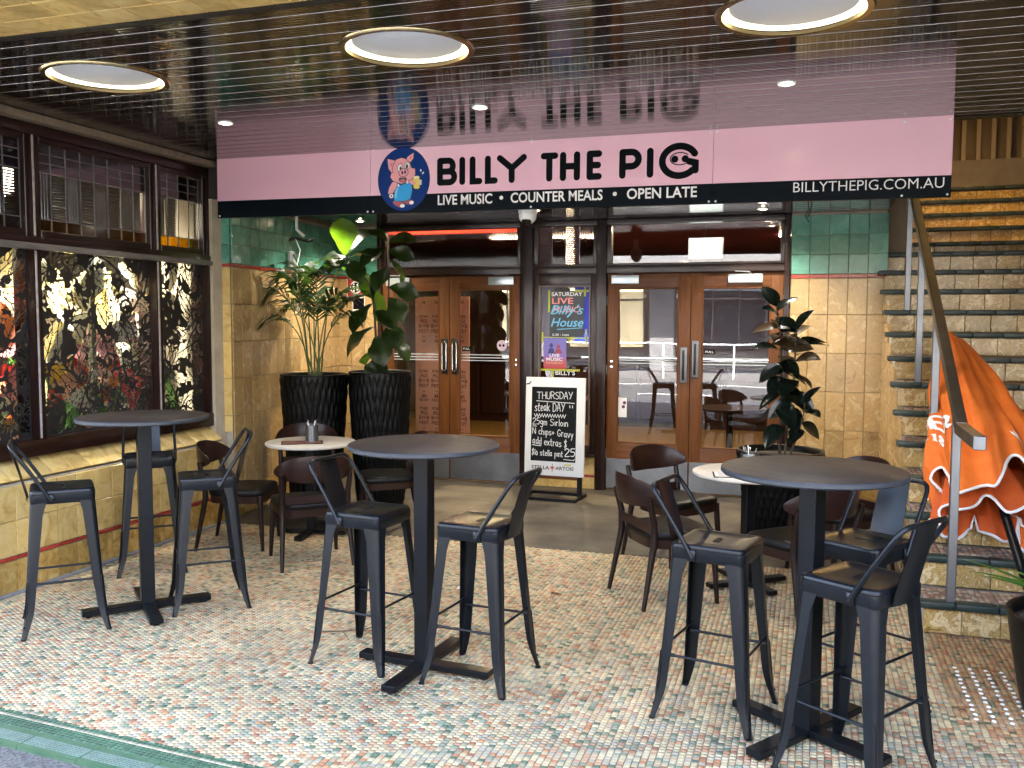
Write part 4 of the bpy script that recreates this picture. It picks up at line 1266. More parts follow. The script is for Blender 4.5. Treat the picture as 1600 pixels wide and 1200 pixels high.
MB().bbox(-1.135, -.80, 9.06, 9.11, 2.21, 2.42, .006).build('box_body', WHITE, ex)
MB().box(-1.122, -.813, 9.055, 9.0595, 2.222, 2.408).build('box_face', emit_mat('light_box_glow', (.92, 1.0, .97), .16), ex)
MB().tube([(-.97, 9.09, 2.42), (-.97, 9.09, 2.72)], .008, 6).build('box_hanger', BLACKM, ex)

# pink printed banner inside the left door
ban = thing('menu_banner', 'pink banner with rows of dark print hanging inside the left door', 'banner', (-3.75, 9.05, .6))
BANP = mat('salmon_banner', (.50, .24, .17), .6, c2=(.55, .28, .20), ns=3)
MB().bbox(-4.02, -3.40, 9.05, 9.062, .42, 1.86, .002).build('banner_sheet', BANP, ban)
def ban_mark(txt, cx, z, h, w):
    return letters(txt, cx - w / 2, cx + w / 2, z, h, 9.0492, MATS['maroon_print'] if 'maroon_print' in MATS else mat('maroon_print', (.10, .025, .02), .6), ban, .02, 'banner_print')
for c in range(4):
    cx = -3.92 + c * .145
    for base in (1.78, 1.10, .46):
        if base == 1.78:
            bm1 = [('II', 1.785, .03, .03)]
        else: bm1 = []
        for tx, dz, h, w in bm1: ban_mark(tx, cx, dz, h, w)
    for z in (1.585, 1.0, .60):
        for q, (tx, h, w) in enumerate((('PORK', .030, .10), ('PIGS', .036, .08), ('B<>B', .040, .12), ('FEST', .034, .115), ('v', .024, .03), ('II', .030, .034))):
            ban_mark(tx, cx, z - q * .052 + .05, h, w)
    for z in (1.24, .78):
        ban_mark('ON', cx, z, .026, .06); ban_mark('NOW', cx, z - .038, .03, .11)

# dark tables and a bench inside the pub
def inner_table(x, y, label):
    t = thing('pub_table', label, 'table', (x, y, 0), 0, 'tables inside the pub')
    MB().lathe([(.0, .70), (.36, .70), (.365, .71), (.365, .725), (.0, .73)], 32, cap=(False, False)).build('table_top', WALNUT_H, t, (0, 0, 0), smooth=40)
    MB().tube([(0, 0, .02), (0, 0, .70)], .035, 12).build('pedestal', BLACKM, t, (0, 0, 0))
    MB().lathe([(.24, 0), (.24, .012), (.06, .03), (.0, .03)], 24, cap=(True, False)).build('base_plate', BLACKM, t, (0, 0, 0))
inner_table(-.75, 9.6, 'round wooden table just inside the right door')
inner_table(-2.3, 10.3, 'round wooden table inside the pub behind the centre window')
bch = thing('pub_counter', 'dark timber bar counter across the back of the pub', 'bar counter', (-3.4, 14, 0))
MB().bbox(-6.4, -.4, 13.7, 14.3, 1.0, 1.06, .008).build('counter_top', WALNUT_H, bch)
MB().box(-6.3, -.5, 13.8, 14.2, 0, .999).build('counter_body', DARKWOOD, bch)
for k in range(9):
    MB().bbox(-6.25 + k * .64, -5.66 + k * .64, 13.77, 13.80, .12, .92, .01).build('counter_panel', DARKWOOD, bch)
# ------------------------------------------------------------------ hanging sign board; local frame: x along the board, y depth (front 0), z up from the lower edge
sign = thing('pub_sign', 'long pink and charcoal hanging sign board with pig emblem and large black lettering', 'sign', (-4.405, 6.15, 2.412))
sign.rotation_euler = (0, rad(.38), 0)
SW = 5.205
SEAM = [0, 1.318, 3.785, SW]
for k in range(3):
    a, c = SEAM[k] + .0012, SEAM[k + 1] - .0012
    MB().bbox(a, c, 0, .035, .118, .475, .0012).build('sign_panel', PINK, sign, (0, 0, 0))
    MB().bbox(a, c, 0, .035, -.012, .1178, .0012).build('sign_strip', CHARC, sign, (0, 0, 0))
bolt = MB().lathe([(.0075, 0), (.006, .002), (.0, .003)], 10, cap=(False, False), M=Matrix.Rotation(PI / 2, 4, 'X')).mesh('sign_bolt', WHITE, 60)
for x in (.02, SEAM[1] - .022, SEAM[1] + .022, 2.55, SEAM[2] - .022, SEAM[2] + .022, 4.93, SW - .02):
    for z in (.003, .448):
        if (x in (.02,)) or 1:
            link('sign_bolt', bolt, sign, (x, -.0003, z))
MB().bbox(0, SW, .036, .06, .0, .47, .002).build('sign_back', DARKWOOD_H, sign, (0, 0, 0))

def strokes(lst, w, y0, step=.0004, cap=8):
    """thick round-ended strokes in the x,z plane facing -Y"""
    b = MB(); k = 0
    for pts in lst:
        y = y0 - step * k; k += 1
        pts = [Vector((p[0], p[1])) for p in pts]
        pts = [p for i, p in enumerate(pts) if i == 0 or (p - pts[i - 1]).length > 1e-5]
        closed = (pts[0] - pts[-1]).length < 1e-6
        if closed: pts = pts[:-1]
        n = len(pts); Lf, Rt = [], []
        for i in range(n):
            a = pts[i - 1] if (i > 0 or closed) else None
            c = pts[(i + 1) % n] if (i < n - 1 or closed) else None
            d1 = (pts[i] - a).normalized() if a is not None else None
            d2 = (c - pts[i]).normalized() if c is not None else None
            if d1 is None: d1 = d2
            if d2 is None: d2 = d1
            n1 = Vector((-d1.y, d1.x)); n2 = Vector((-d2.y, d2.x)); m_ = (n1 + n2)
            m_ = m_.normalized() if m_.length > 1e-6 else n1
            f = w / max(.45, m_.dot(n1))
            Lf.append(pts[i] + m_ * f); Rt.append(pts[i] - m_ * f)
        base = len(b.v)
        b.v += [(p.x, y, p.y) for p in Rt] + [(p.x, y, p.y) for p in Lf]
        for i in range(n if closed else n - 1):
            j = (i + 1) % n
            b.f.append((base + i, base + j, base + n + j, base + n + i)); b.m.append(0)
        if not closed:
            for (p, d, r, l_) in ((pts[-1], (pts[-1] - pts[-2]).normalized(), base + n - 1, base + 2 * n - 1), (pts[0], (pts[0] - pts[1]).normalized(), base + n, base)):
                a0 = math.atan2(-d.x, d.y)          # direction of the right-hand normal
                ring = []
                a0 = math.atan2(d.y, d.x) - PI / 2
                s_ = len(b.v)
                for q in range(1, cap):
                    a = a0 + PI * q / cap
                    b.v.append((p.x + w * math.cos(a), y, p.y + w * math.sin(a)))
                b.f.append(tuple([r] + list(range(s_, s_ + cap - 1)) + [l_])); b.m.append(0)
    return b
def arc(cx, cz, rx, rz, a0, a1, n=14):
    return [(cx + rx * math.cos(rad(a0 + (a1 - a0) * i / n)), cz + rz * math.sin(rad(a0 + (a1 - a0) * i / n))) for i in range(n + 1)]
# big letters, drawn as thick strokes; px of a close-up converted to metres on the board
def SX(px): return (px - 355) * .00159 + 1.850
def letter_big(name, strokes_, w=.0225):
    strokes(strokes_, w, -.0008).build('sign_letter', BLACKL, sign, (0, 0, 0))
BLACKL = mat('charcoal_letter', (.0035, .005, .0065), .3, ior=1.10)
Z0, Z1 = .172, .366
zb, zt, zm = Z0 + .021, Z1 - .021, (Z0 + Z1) / 2
x = SX(367)
letter_big('B', [[(x, zb), (x, zt)], [(x, zt), (x + .065, zt)] + arc(x + .065, (zt + zm) / 2, .034, (zt - zm) / 2, 90, -90, 10) + [(x, zm)], [(x, zm), (x + .072, zm)] + arc(x + .072, (zb + zm) / 2, .038, (zm - zb) / 2, 90, -90, 10) + [(x, zb)]])
x = SX(474); letter_big('I', [[(x, zb), (x, zt)]])
for x in (SX(523), SX(595)): letter_big('L', [[(x, zt), (x, zb), (x + .052, zb)]])
x = SX(706); letter_big('Y', [[(x - .088, zt), (x, zm + .004)], [(x + .088, zt), (x, zm + .004)], [(x, zm + .004), (x, zb)]])
x = SX(877); letter_big('T', [[(x - .040, zt), (x + .040, zt)], [(x, zt), (x, zb)]])
x = SX(938); letter_big('H', [[(x, zt), (x, zb)], [(x + .098, zt), (x + .098, zb)], [(x, zm), (x + .098, zm)]])
x = SX(1056); letter_big('E', [[(x, zt), (x, zb)], [(x, zt), (x + .062, zt)], [(x, zm), (x + .056, zm)], [(x, zb), (x + .062, zb)]])
x = SX(1197); letter_big('P', [[(x, zb), (x, zt)], [(x, zt), (x + .060, zt)] + arc(x + .060, zt - .047, .048, .047, 90, -90, 10) + [(x, zt - .094)]])
x = SX(1314); letter_big('I', [[(x, zb), (x, zt)]])
x = SX(1435); letter_big('G', [arc(x, zm + .004, .112, .096, 28, 318, 30) , [(x + .105, zm - .060), (x + .105, zm - .012), (x + .066, zm - .002)]])
letter_big('nose', [arc(x + .004, zm + .018, .064, .040, 40, 322, 22)], .0035)
for dx in (-.030, .038): disc(x + dx, zm + .016, .0235, -.0020, None, 18).build('sign_letter', BLACKL, sign, (0, 0, 0))

def sl(s, x0, x1, zb_, h, bold): return letters(s, x0, x1, zb_, h, -.0010, WHITEP, sign, bold, 'sign_letter', loc=False)
sl('LIVE MUSIC', 1.853, 2.266, .036, .066, .018)
sl('COUNTER MEALS', 2.402, 3.056, .036, .066, .018)
sl('OPEN LATE', 3.222, 3.686, .036, .066, .018)
for x in (2.333, 3.140): disc(x, .072, .014, -.0010, None, 16).build('sign_letter', WHITEP, sign, (0, 0, 0))
sl('BILLYTHEPIG.COM.AU', 4.29, 5.165, .044, .062, -.006)

# round emblem: a pig in blue overalls with a beer on a navy disc (flat print in layers)
emb = MB()
CX, CZ, RR = 1.586, .226, .203
K = RR / 430
def ex_(px): return CX + (px - 550) * K
def ez_(py_): return CZ - (py_ - 600) * K
LAY = [0]
def em(poly, m):
    LAY[0] += 1
    b = MB(); b.add([(ex_(a), -.0012 - LAY[0] * .00025, ez_(c)) for a, c in poly], [tuple(range(len(poly)))])
    me = b.mesh('emblem', m)
    me.update()
    bm = bmesh.new(); bm.from_mesh(me)
    for f in bm.faces:
        if f.normal.y > 0: f.normal_flip()
    bmesh.ops.triangulate(bm, faces=bm.faces[:]); bm.to_mesh(me); bm.free()
    return link('emblem_shape', me, emblem, (0, 0, 0))
emblem = bpy.data.objects.new('emblem', None); COL.objects.link(emblem); emblem.parent = sign; emblem.location = (0, 0, 0); emblem.empty_display_size = .1
def ell(cx, cy, rx, ry, n=26, rot=0):
    return [(cx + rx * math.cos(2 * PI * k / n) * math.cos(rot) - ry * math.sin(2 * PI * k / n) * math.sin(rot), cy + rx * math.cos(2 * PI * k / n) * math.sin(rot) + ry * math.sin(2 * PI * k / n) * math.cos(rot)) for k in range(n)]
PIGP = mat('pig_pink', (.80, .34, .38), .3); OUT = mat('dark_outline', (.02, .012, .03), .3); DUN = mat('denim_blue', (.04, .36, .74), .3, ior=1.15); DUNL = mat('light_denim', (.2, .55, .8), .3); BEER = mat('beer_yellow', (.80, .62, .08), .3); SHOE = mat('shoe_red', (.32, .02, .05), .3)
NAV = mat('navy_disc', (.010, .042, .20), .28, ior=1.12); NAVE = mat('navy_edge', (.008, .010, .045), .28, ior=1.12)
em(ell(550, 600, 436, 486, 48), NAVE); em(ell(550, 600, 426, 476, 48), NAV)
def ol(poly, m, g=9):
    cx = sum(p[0] for p in poly) / len(poly); cy = sum(p[1] for p in poly) / len(poly)
    out = []
    for a, c in poly:
        d = math.hypot(a - cx, c - cy) or 1
        out.append((cx + (a - cx) * (1 + g / d), cy + (c - cy) * (1 + g / d)))
    em(out, OUT); em(poly, m)
ol([(375, 925), (520, 940), (570, 975), (560, 1020), (500, 1028), (420, 995), (375, 960)], SHOE)
em(ell(528, 1000, 40, 26), WHITEP)
ol([(545, 935), (660, 915), (715, 930), (718, 965), (650, 985), (590, 965)], SHOE)
em(ell(682, 955, 36, 28), WHITEP)
ol([(440, 640), (500, 690), (640, 640), (690, 700), (690, 780), (660, 900), (560, 925), (400, 925), (385, 860), (400, 760), (420, 690)], DUN)
em([(410, 780), (440, 720), (470, 720), (440, 800), (430, 880), (405, 880)], DUNL)
ol([(450, 640), (430, 720), (370, 800), (320, 830), (290, 800), (310, 720), (360, 640), (420, 620)], PIGP)
ol(ell(345, 845, 36, 34), WHITEP); em(ell(345, 845, 14, 14), OUT)
ol([(620, 600), (690, 590), (730, 620), (720, 690), (680, 680), (640, 640)], PIGP)
ol([(280, 280), (400, 310), (440, 340), (360, 500), (300, 430)], PIGP); em([(320, 350), (375, 350), (345, 410)], mat('ear_pink', (.62, .22, .26), .3))
ol([(720, 205), (715, 290), (660, 350), (590, 320), (620, 265)], PIGP); em([(695, 245), (690, 290), (650, 310), (645, 285)], MATS['ear_pink'])
ol([(430, 300), (520, 275), (600, 300), (660, 360), (680, 430), (745, 450), (745, 540), (690, 600), (600, 640), (520, 665), (440, 640), (370, 610), (335, 560), (345, 510), (385, 490), (365, 460), (380, 380)], PIGP)
em(ell(540, 600, 66, 50), OUT); em(ell(540, 618, 40, 24), mat('tongue', (.6, .12, .14), .3))
em([(460, 545), (620, 545), (620, 572), (460, 572)], PIGP)
em(ell(492, 425, 42, 66, 22, .2), OUT); em(ell(492, 425, 36, 58, 22, .2), WHITEP); em(ell(506, 440, 18, 36), OUT)
em(ell(618, 395, 46, 58, 22, .2), OUT); em(ell(618, 395, 40, 50, 22, .2), WHITEP); em(ell(612, 408, 20, 34), OUT)
ol(ell(555, 500, 74, 56, 24, -.15), PIGP); em(ell(535, 500, 17, 30), OUT); em(ell(582, 492, 17, 30), OUT)
ol([(718, 580), (820, 575), (825, 735), (800, 752), (745, 750), (725, 730)], BEER); em(ell(772, 578, 52, 20), mat('beer_foam', (.85, .80, .45), .3))
for yy in (630, 655, 682): em(ell(838, yy, 24, 13), WHITEP)
em([(700, 645), (760, 650), (765, 680), (705, 690)], PIGP)
em([(840, 455), (858, 470), (850, 505), (832, 485)], WHITEP); em([(893, 495), (900, 520), (870, 540), (862, 522)], WHITEP)
em(ell(472, 692, 17, 17), WHITEP); em(ell(625, 652, 17, 17), WHITEP)

# ------------------------------------------------------------------ soffit behind the sign
soff = struct('inner_soffit', MB().box(-4.9, .62, 6.215, 8.62, 2.575, 2.85), MATS['dark_ceiling_back'])
for k in range(18):
    y0 = 6.22 + k * .128
    MB().box(-4.70, .622, y0, min(y0 + .118, 8.52), 2.556, 2.574).build('soffit_board', CEIL, soff)
    if k < 17: MB().box(-4.70, .622, y0 + .1185, y0 + .1275, 2.562, 2.5745).build('reveal_strip', REVEAL, soff)
for x, y, lb in ((-4.0, 7.35, 'small lit downlight in the soffit above the fiddle-leaf fig'), (-4.1, 7.95, 'small lit downlight in the soffit in front of the left corner strip'), (-.37, 7.6, 'small lit downlight in the soffit, front one by the right tiled wall'), (-.39, 8.05, 'small lit downlight in the soffit, rear one by the right tiled wall'), (-2.25, 7.6, 'small lit downlight in the soffit above the chalkboard')):
    downlight(x, y, 2.556, lb, lit=2.1, grp='small downlights in the soffit behind the sign')

# security camera under the soffit
cc = thing('security_camera', 'white dome security camera hanging below the middle of the sign', 'security camera', (-1.94, 6.36, 2.556))
MB().lathe([(.030, 0), (.030, -.10), (.066, -.12), (.070, -.17), (.060, -.19), (.0, -.19)], 24, cap=(True, False)).build('camera_mount', WHITE, cc, (0, 0, 0), smooth=40)
MB().lathe([(.0, -.062), (.036, -.052), (.058, -.028), (.064, .0), (.058, .024)], 24, cap=(False, False)).build('camera_ball', WHITE, cc, (0, -.005, -.195), smooth=60)
lens = MB()
lens.lathe([(.036, 0), (.034, .012), (.022, .020), (.0, .024)], 20, cap=(False, False), M=Matrix.Translation((0, -.032, -.232)) @ Matrix.Rotation(rad(128), 4, 'X'))
lens.build('camera_lens', mat('black_lens', (.005, .005, .006), .05), cc, (0, 0, 0), smooth=50)

# no-glass sign pair on the corner strip
wc = thing('notice_sign', 'small red square sign with a white ringed figure symbol beside the left door', 'sign', (-4.42, YF, 1.93))
NF = YF - .006
MB().box(-4.535, -4.335, NF, YF - .0012, 1.848, 2.035).build('sign_plate', WHITEP, wc)
MB().box(-4.530, -4.340, NF - .0010, NF - .0002, 1.853, 2.030).build('sign_face', mat('crimson_sign', (.36, .012, .03), .35), wc)
ring = strokes([arc(-4.437, 1.945, .058, .058, 0, 360, 30)], .006, NF - .0018); ring.build('ring_print', WHITEP, wc)
disc(-4.437, 1.945, .054, NF - .0014, None, 28).build('ring_face', BLACKP, wc)
fg = MB()
for dx, s_ in ((-.020, 1.0), (.020, .85)):
    blob(fg, -4.437 + dx, 1.945 + .032 * s_, .009, .010, NF - .0026)
    fg.add([(-4.437 + dx - .014, NF - .0026, 1.945 + .018 * s_), (-4.437 + dx - .009, NF - .0026, 1.945 - .044 * s_), (-4.437 + dx + .009, NF - .0026, 1.945 - .044 * s_), (-4.437 + dx + .014, NF - .0026, 1.945 + .018 * s_)], [(0, 1, 2, 3)])
fg.build('figure_print', WHITEP, wc)
wc2 = thing('small_notice', 'small black notice with white edge under the red square sign', 'notice', (-4.42, YF, 1.78))
MB().box(-4.475, -4.335, NF, YF - .0012, 1.70, 1.842).build('sign_plate', WHITEP, wc2)
MB().box(-4.468, -4.342, NF - .0010, NF - .0002, 1.720, 1.836).build('sign_face', BLACKP, wc2)

# coil of cable on a bracket on the green tiles
br = thing('cable_bracket', 'white bracket with a black loop of cable on the green tiles of the left wall', 'bracket', (-4.50, 7.33, 2.3))
MB().tube([(-4.40, 7.30, 2.54), (-4.40, 7.30, 2.42), (-4.34, 7.33, 2.36)], .014, 8).build('bracket_arm', WHITE, br, smooth=50)
MB().tube([(-4.36 + .11 * math.cos(a * PI / 10), 7.32 + .10 * math.sin(a * PI / 10), 2.33 + .012 * math.sin(a)) for a in range(20)], .007, 6, True).build('cable_loop', BLACKM, br, smooth=60)
MB().bbox(-4.495, -4.45, 7.29, 7.37, 2.05, 2.23, .01).build('socket_box', mat('grey_box', (.35, .36, .36), .5), br)
MB().tube([(-4.44, 7.33, 2.36), (-4.40, 7.36, 2.24), (-4.42, 7.34, 2.12), (-4.40, 7.30, 2.05), (-4.34, 7.33, 1.99)], .005, 6).build('hanging_cable', WHITE, br, smooth=60)
MB().tube([(-4.44, 7.30, 2.20), (-4.41, 7.36, 2.10), (-4.40, 7.45, 2.02), (-4.38, 7.55, 1.99)], .005, 6).build('hanging_cable', BLACKM, br, smooth=60)
hk = thing('hanging_wire', 'short twisted wire hanging from the soffit by the right green tiles', 'wire', (-.02, 7.75, 2.556))
MB().tube([(-.03, 7.75, 2.556), (-.02, 7.74, 2.50), (-.05, 7.75, 2.45), (-.02, 7.76, 2.40)], .005, 6).tube([(.0, 7.75, 2.556), (-.01, 7.75, 2.49), (-.03, 7.75, 2.44)], .006, 6).build('wire_strand', BLACKM, hk, smooth=60)

# ------------------------------------------------------------------ chalkboard on its stand; local frame faces -Y
bd = thing('chalkboard', 'white framed chalkboard stand reading THURSDAY steak DAY in front of the doors', 'chalkboard', (-2.17, 7.95, 0), rad(-3))
WB, ZB0, ZB1 = .565, .205, 1.098
hw = WB / 2
tiltM = Matrix.Translation((0, 0, ZB0)) @ Matrix.Rotation(rad(-3), 4, 'X') @ Matrix.Translation((0, 0, -ZB0))
SQ = Matrix.Translation((0, 0, .335)) @ Matrix.Diagonal((1, 1, .9375, 1)) @ Matrix.Translation((0, 0, -.335))
def tl(o):
    if o.name.startswith(('chalk', 'board_mark')): o.data.transform(SQ)
    o.data.transform(tiltM); return o
tl(MB().bbox(-hw, hw, -.012, .016, ZB0, ZB1, .006, 2).build('board_frame', WHITE, bd, (0, 0, 0), smooth=40))
tl(MB().box(-.222, .205, -.0135, -.0122, .335, 1.010).build('board_slate', SLATE, bd, (0, 0, 0)))
stn = MB()
for x in (-.255, .235):
    stn.bbox(x - .022, x + .022, .018, .045, .0, .60, .003)
stn.bbox(-.275, .255, -.16, -.125, 0, .028, .003).bbox(-.275, .255, .16, .195, 0, .028, .003)
for x in (-.262, .242): stn.bbox(x - .013, x + .013, -.125, .16, .001, .027, .003)
stn.build('board_stand', BLACKM, bd, (0, 0, 0))
MB().bbox(-.24, .22, -.004, .02, .175, .203, .003).build('board_ledge', DOORWOOD_H, bd, (0, 0, 0))
# handwriting: one-line strokes
G = {
 'T': [[(0, 1), (.7, 1)], [(.35, 1), (.33, 0)]], 'H': [[(0, 1), (.02, 0)], [(.55, 1), (.57, 0)], [(0, .5), (.57, .52)]], 'U': [[(0, 1), (.02, .25), (.15, .02), (.38, .02), (.52, .25), (.54, 1)]],
 'R': [[(0, 0), (0, 1), (.4, .95), (.5, .75), (.38, .55), (.02, .5)], [(.2, .5), (.55, 0)]], 'S': [[(.5, .9), (.25, 1), (.03, .82), (.12, .6), (.42, .45), (.5, .2), (.28, 0), (0, .1)]],
 'D': [[(.02, 1), (.04, 0)], [(0, 1), (.35, .95), (.58, .6), (.5, .2), (.2, 0), (.02, 0)]], 'A': [[(0, 0), (.28, 1), (.56, 0)], [(.1, .38), (.48, .38)]], 'Y': [[(0, 1), (.28, .52)], [(.6, 1), (.2, 0)]],
 's': [[(.36, .52), (.16, .6), (.04, .45), (.18, .32), (.36, .2), (.26, .02), (0, .06)]], 't': [[(.16, .95), (.14, .12), (.24, 0), (.34, .06)], [(0, .62), (.34, .64)]],
 'e': [[(.03, .32), (.38, .36), (.3, .58), (.12, .58), (.02, .3), (.14, .03), (.38, .08)]], 'a': [[(.36, .55), (.14, .58), (.02, .3), (.12, .03), (.34, .2)], [(.37, .6), (.36, .1), (.44, 0)]],
 'k': [[(0, 1), (.02, 0)], [(.36, .6), (.03, .28)], [(.12, .36), (.4, 0)]], '2': [[(0, .8), (.15, 1), (.4, .92), (.42, .7), (.02, .02), (.48, .04)]], '5': [[(.44, 1), (.08, .98), (.05, .58), (.32, .6), (.44, .35), (.3, .03), (0, .05)]],
 'g': [[(.34, .55), (.12, .58), (.02, .32), (.14, .1), (.34, .25)], [(.36, .58), (.35, -.25), (.2, -.38), (.02, -.28)]], 'm': [[(0, .58), (.02, 0)], [(.02, .4), (.14, .58), (.24, .5), (.24, 0)], [(.25, .4), (.38, .58), (.48, .48), (.5, 0)]],
 'i': [[(.06, .58), (.08, 0)]], 'r': [[(.02, .6), (.04, 0)], [(.04, .36), (.16, .58), (.3, .54)]], 'l': [[(.04, 1), (.06, 0)]], 'o': [[(.2, .6), (.03, .36), (.12, .04), (.3, .04), (.4, .34), (.2, .6)]],
 'n': [[(0, .58), (.02, 0)], [(.02, .4), (.18, .6), (.34, .46), (.36, 0)]], 'N': [[(0, 0), (.02, .9), (.5, .05), (.5, .92)]], 'c': [[(.34, .52), (.16, .6), (.02, .3), (.14, .02), (.36, .08)]], 'h': [[(0, 1), (.02, 0)], [(.02, .38), (.18, .58), (.34, .44), (.36, 0)]],
 'p': [[(.02, .58), (.04, -.4)], [(.03, .4), (.2, .6), (.38, .4), (.28, .08), (.04, .1)]], '+': [[(0, .38), (.36, .4)], [(.18, .58), (.18, .18)]], 'G': [[(.5, .85), (.25, 1), (.03, .6), (.1, .12), (.4, .02), (.54, .3), (.3, .4)]],
 'v': [[(0, .6), (.18, 0), (.38, .6)]], 'y': [[(0, .58), (.18, .1)], [(.38, .6), (.1, -.4)]], 'd': [[(.34, .55), (.12, .56), (.02, .28), (.14, .03), (.34, .16)], [(.36, 1), (.38, 0)]], 'x': [[(0, .58), (.36, 0)], [(.36, .6), (0, .02)]],
 '$': [[(.4, .82), (.2, .95), (.03, .75), (.36, .35), (.28, .08), (0, .12)], [(.26, 1.12), (.14, -.12)]], '1': [[(.06, .95), (.08, 0)]], '0': [[(.18, .7), (.03, .4), (.1, .02), (.3, .04), (.36, .4), (.18, .7)]], '"': [[(.02, 1), (.03, .62)], [(.2, 1), (.2, .62)]],
}
def chalk(s, x0, x1, zb_, h, w=.0030, slope=0):
    R_ = random.Random(s)
    cur = 0; out = []
    for ch in s:
        if ch == ' ': cur += .42; continue
        g = G[ch]; mw = max(p[0] for st in g for p in st)
        jz = R_.uniform(-.04, .04)
        for st in g: out.append([(cur + p[0] + R_.uniform(-.015, .015), p[1] + jz) for p in st])
        cur += mw + .16
    k = (x1 - x0) / (cur - .16)
    def sm(st):
        if len(st) < 3: return st
        r = []
        for i in range(len(st) - 1):
            p0, p1, p2, p3 = st[max(0, i - 1)], st[i], st[i + 1], st[min(len(st) - 1, i + 2)]
            for q in range(4):
                t = q / 4
                r.append(tuple(.5 * ((2 * p1[d]) + (-p0[d] + p2[d]) * t + (2 * p0[d] - 5 * p1[d] + 4 * p2[d] - p3[d]) * t * t + (-p0[d] + 3 * p1[d] - 3 * p2[d] + p3[d]) * t ** 3) for d in (0, 1)))
        return r + [st[-1]]
    lst = [[(x0 + p[0] * k, zb_ + p[1] * h + slope * p[0] * k) for p in sm(st)] for st in out]
    tl(strokes(lst, w, -.0139, .00012, 5).build('chalk_writing', CHALK, bd, (0, 0, 0)))
chalk('THURSDAY', -.172, .165, .938, .066, .0030, .02)
tl(strokes([[(-.175, .918), (.185, .905)]], .0032, -.0139).build('chalk_writing', CHALK, bd, (0, 0, 0)))
chalk('steak DAY', -.190, .095, .822, .080, .0032, -.0)
chalk('"', .14, .168, .828, .055, .0035)
tl(strokes([[(-.195 + .0125 * k, .792 - (.030 if k % 2 else 0)) for k in range(25)]], .0032, -.0139).build('chalk_writing', CHALK, bd, (0, 0, 0)))
chalk('25gm Sirloin', -.208, .125, .690, .062, .0030, -.03)
chalk('N chips+ Gravy', -.208, .178, .598, .064, .0030, -.06)
tl(strokes([[(-.208, .672), (-.172, .672)]], .003, -.0139).build('chalk_writing', CHALK, bd, (0, 0, 0)))
chalk('add extras $', -.205, .120, .502, .068, .0030, -.07)
tl(strokes([[(-.205, .488), (-.125, .482)]], .0036, -.0139).build('chalk_writing', CHALK, bd, (0, 0, 0)))
chalk('$10 stella pint', -.210, .085, .392, .056, .0028, -.02)
chalk('25', .105, .198, .395, .075, .0042, -.02)
tl(strokes([[(.095, .362), (.190, .356), (.198, .372)]], .003, -.0139).build('chalk_writing', CHALK, bd, (0, 0, 0)))
BRW = mat('board_black_print', (.02, .015, .02), .5)
for s, a, c in (('STELLA', -.212, -.040), ('ARTOIS', .018, .190)): tl(letters(s, a, c, .262, .030, -.0132, BRW, bd, .018, 'board_print', loc=False))
tl(strokes([[(-.012, .245), (-.012, .315)], [(-.034, .280), (.010, .280)], [(-.024, .268), (0, .292)], [(-.024, .292), (0, .268)]], .0028, -.0128).build('board_print', mat('star_red', (.40, .02, .03), .5), bd, (0, 0, 0)))
tl(MB().add([(.095, -.0128, .302), (.165, -.0128, .306), (.165, -.0128, .318), (.098, -.0128, .314)], [(0, 1, 2, 3)]).build('board_print', mat('faded_yellow', (.55, .50, .05), .6), bd, (0, 0, 0)))
tl(MB().add([(-.278, -.0128, 1.072), (-.245, -.0128, 1.078), (-.228, -.0128, 1.108), (-.238, -.0128, 1.110), (-.252, -.0128, 1.090), (-.278, -.0128, 1.086)], [(0, 1, 2, 3, 4, 5)]).build('board_mark', mat('blue_mark', (.02, .03, .10), .5), bd, (0, 0, 0)))
# ------------------------------------------------------------------ bar stools (front = +Y)
def rsq(h, r, z, n=5, hy=None):
    hy = hy or h
    pts = []
    for cx, cy, a0 in ((h - r, hy - r, 0), (-h + r, hy - r, 90), (-h + r, -hy + r, 180), (h - r, -hy + r, 270)):
        for k in range(n + 1):
            a = rad(a0 + 90 * k / n)
            pts.append((cx + r * math.cos(a), cy + r * math.sin(a), z))
    return pts
def loft(b, loops, cap0=False, cap1=True, mi=0):
    n = len(loops[0]); base = len(b.v)
    for l in loops: b.v += [tuple(p) for p in l]
    for i in range(len(loops) - 1):
        for k in range(n):
            b.f.append((base + i * n + k, base + i * n + (k + 1) % n, base + (i + 1) * n + (k + 1) % n, base + (i + 1) * n + k)); b.m.append(mi)
    if cap0: b.f.append(tuple(base + k for k in range(n - 1, -1, -1))); b.m.append(mi)
    if cap1: b.f.append(tuple(base + (len(loops) - 1) * n + k for k in range(n))); b.m.append(mi)
    return b
SH = .72
def leg_xy(z):
    t = (SH - .02 - z) / (SH - .02)
    d = .1485 + .047 * t
    if z < .15: d += .014 * (1 - z / .15) ** 1.5
    return d
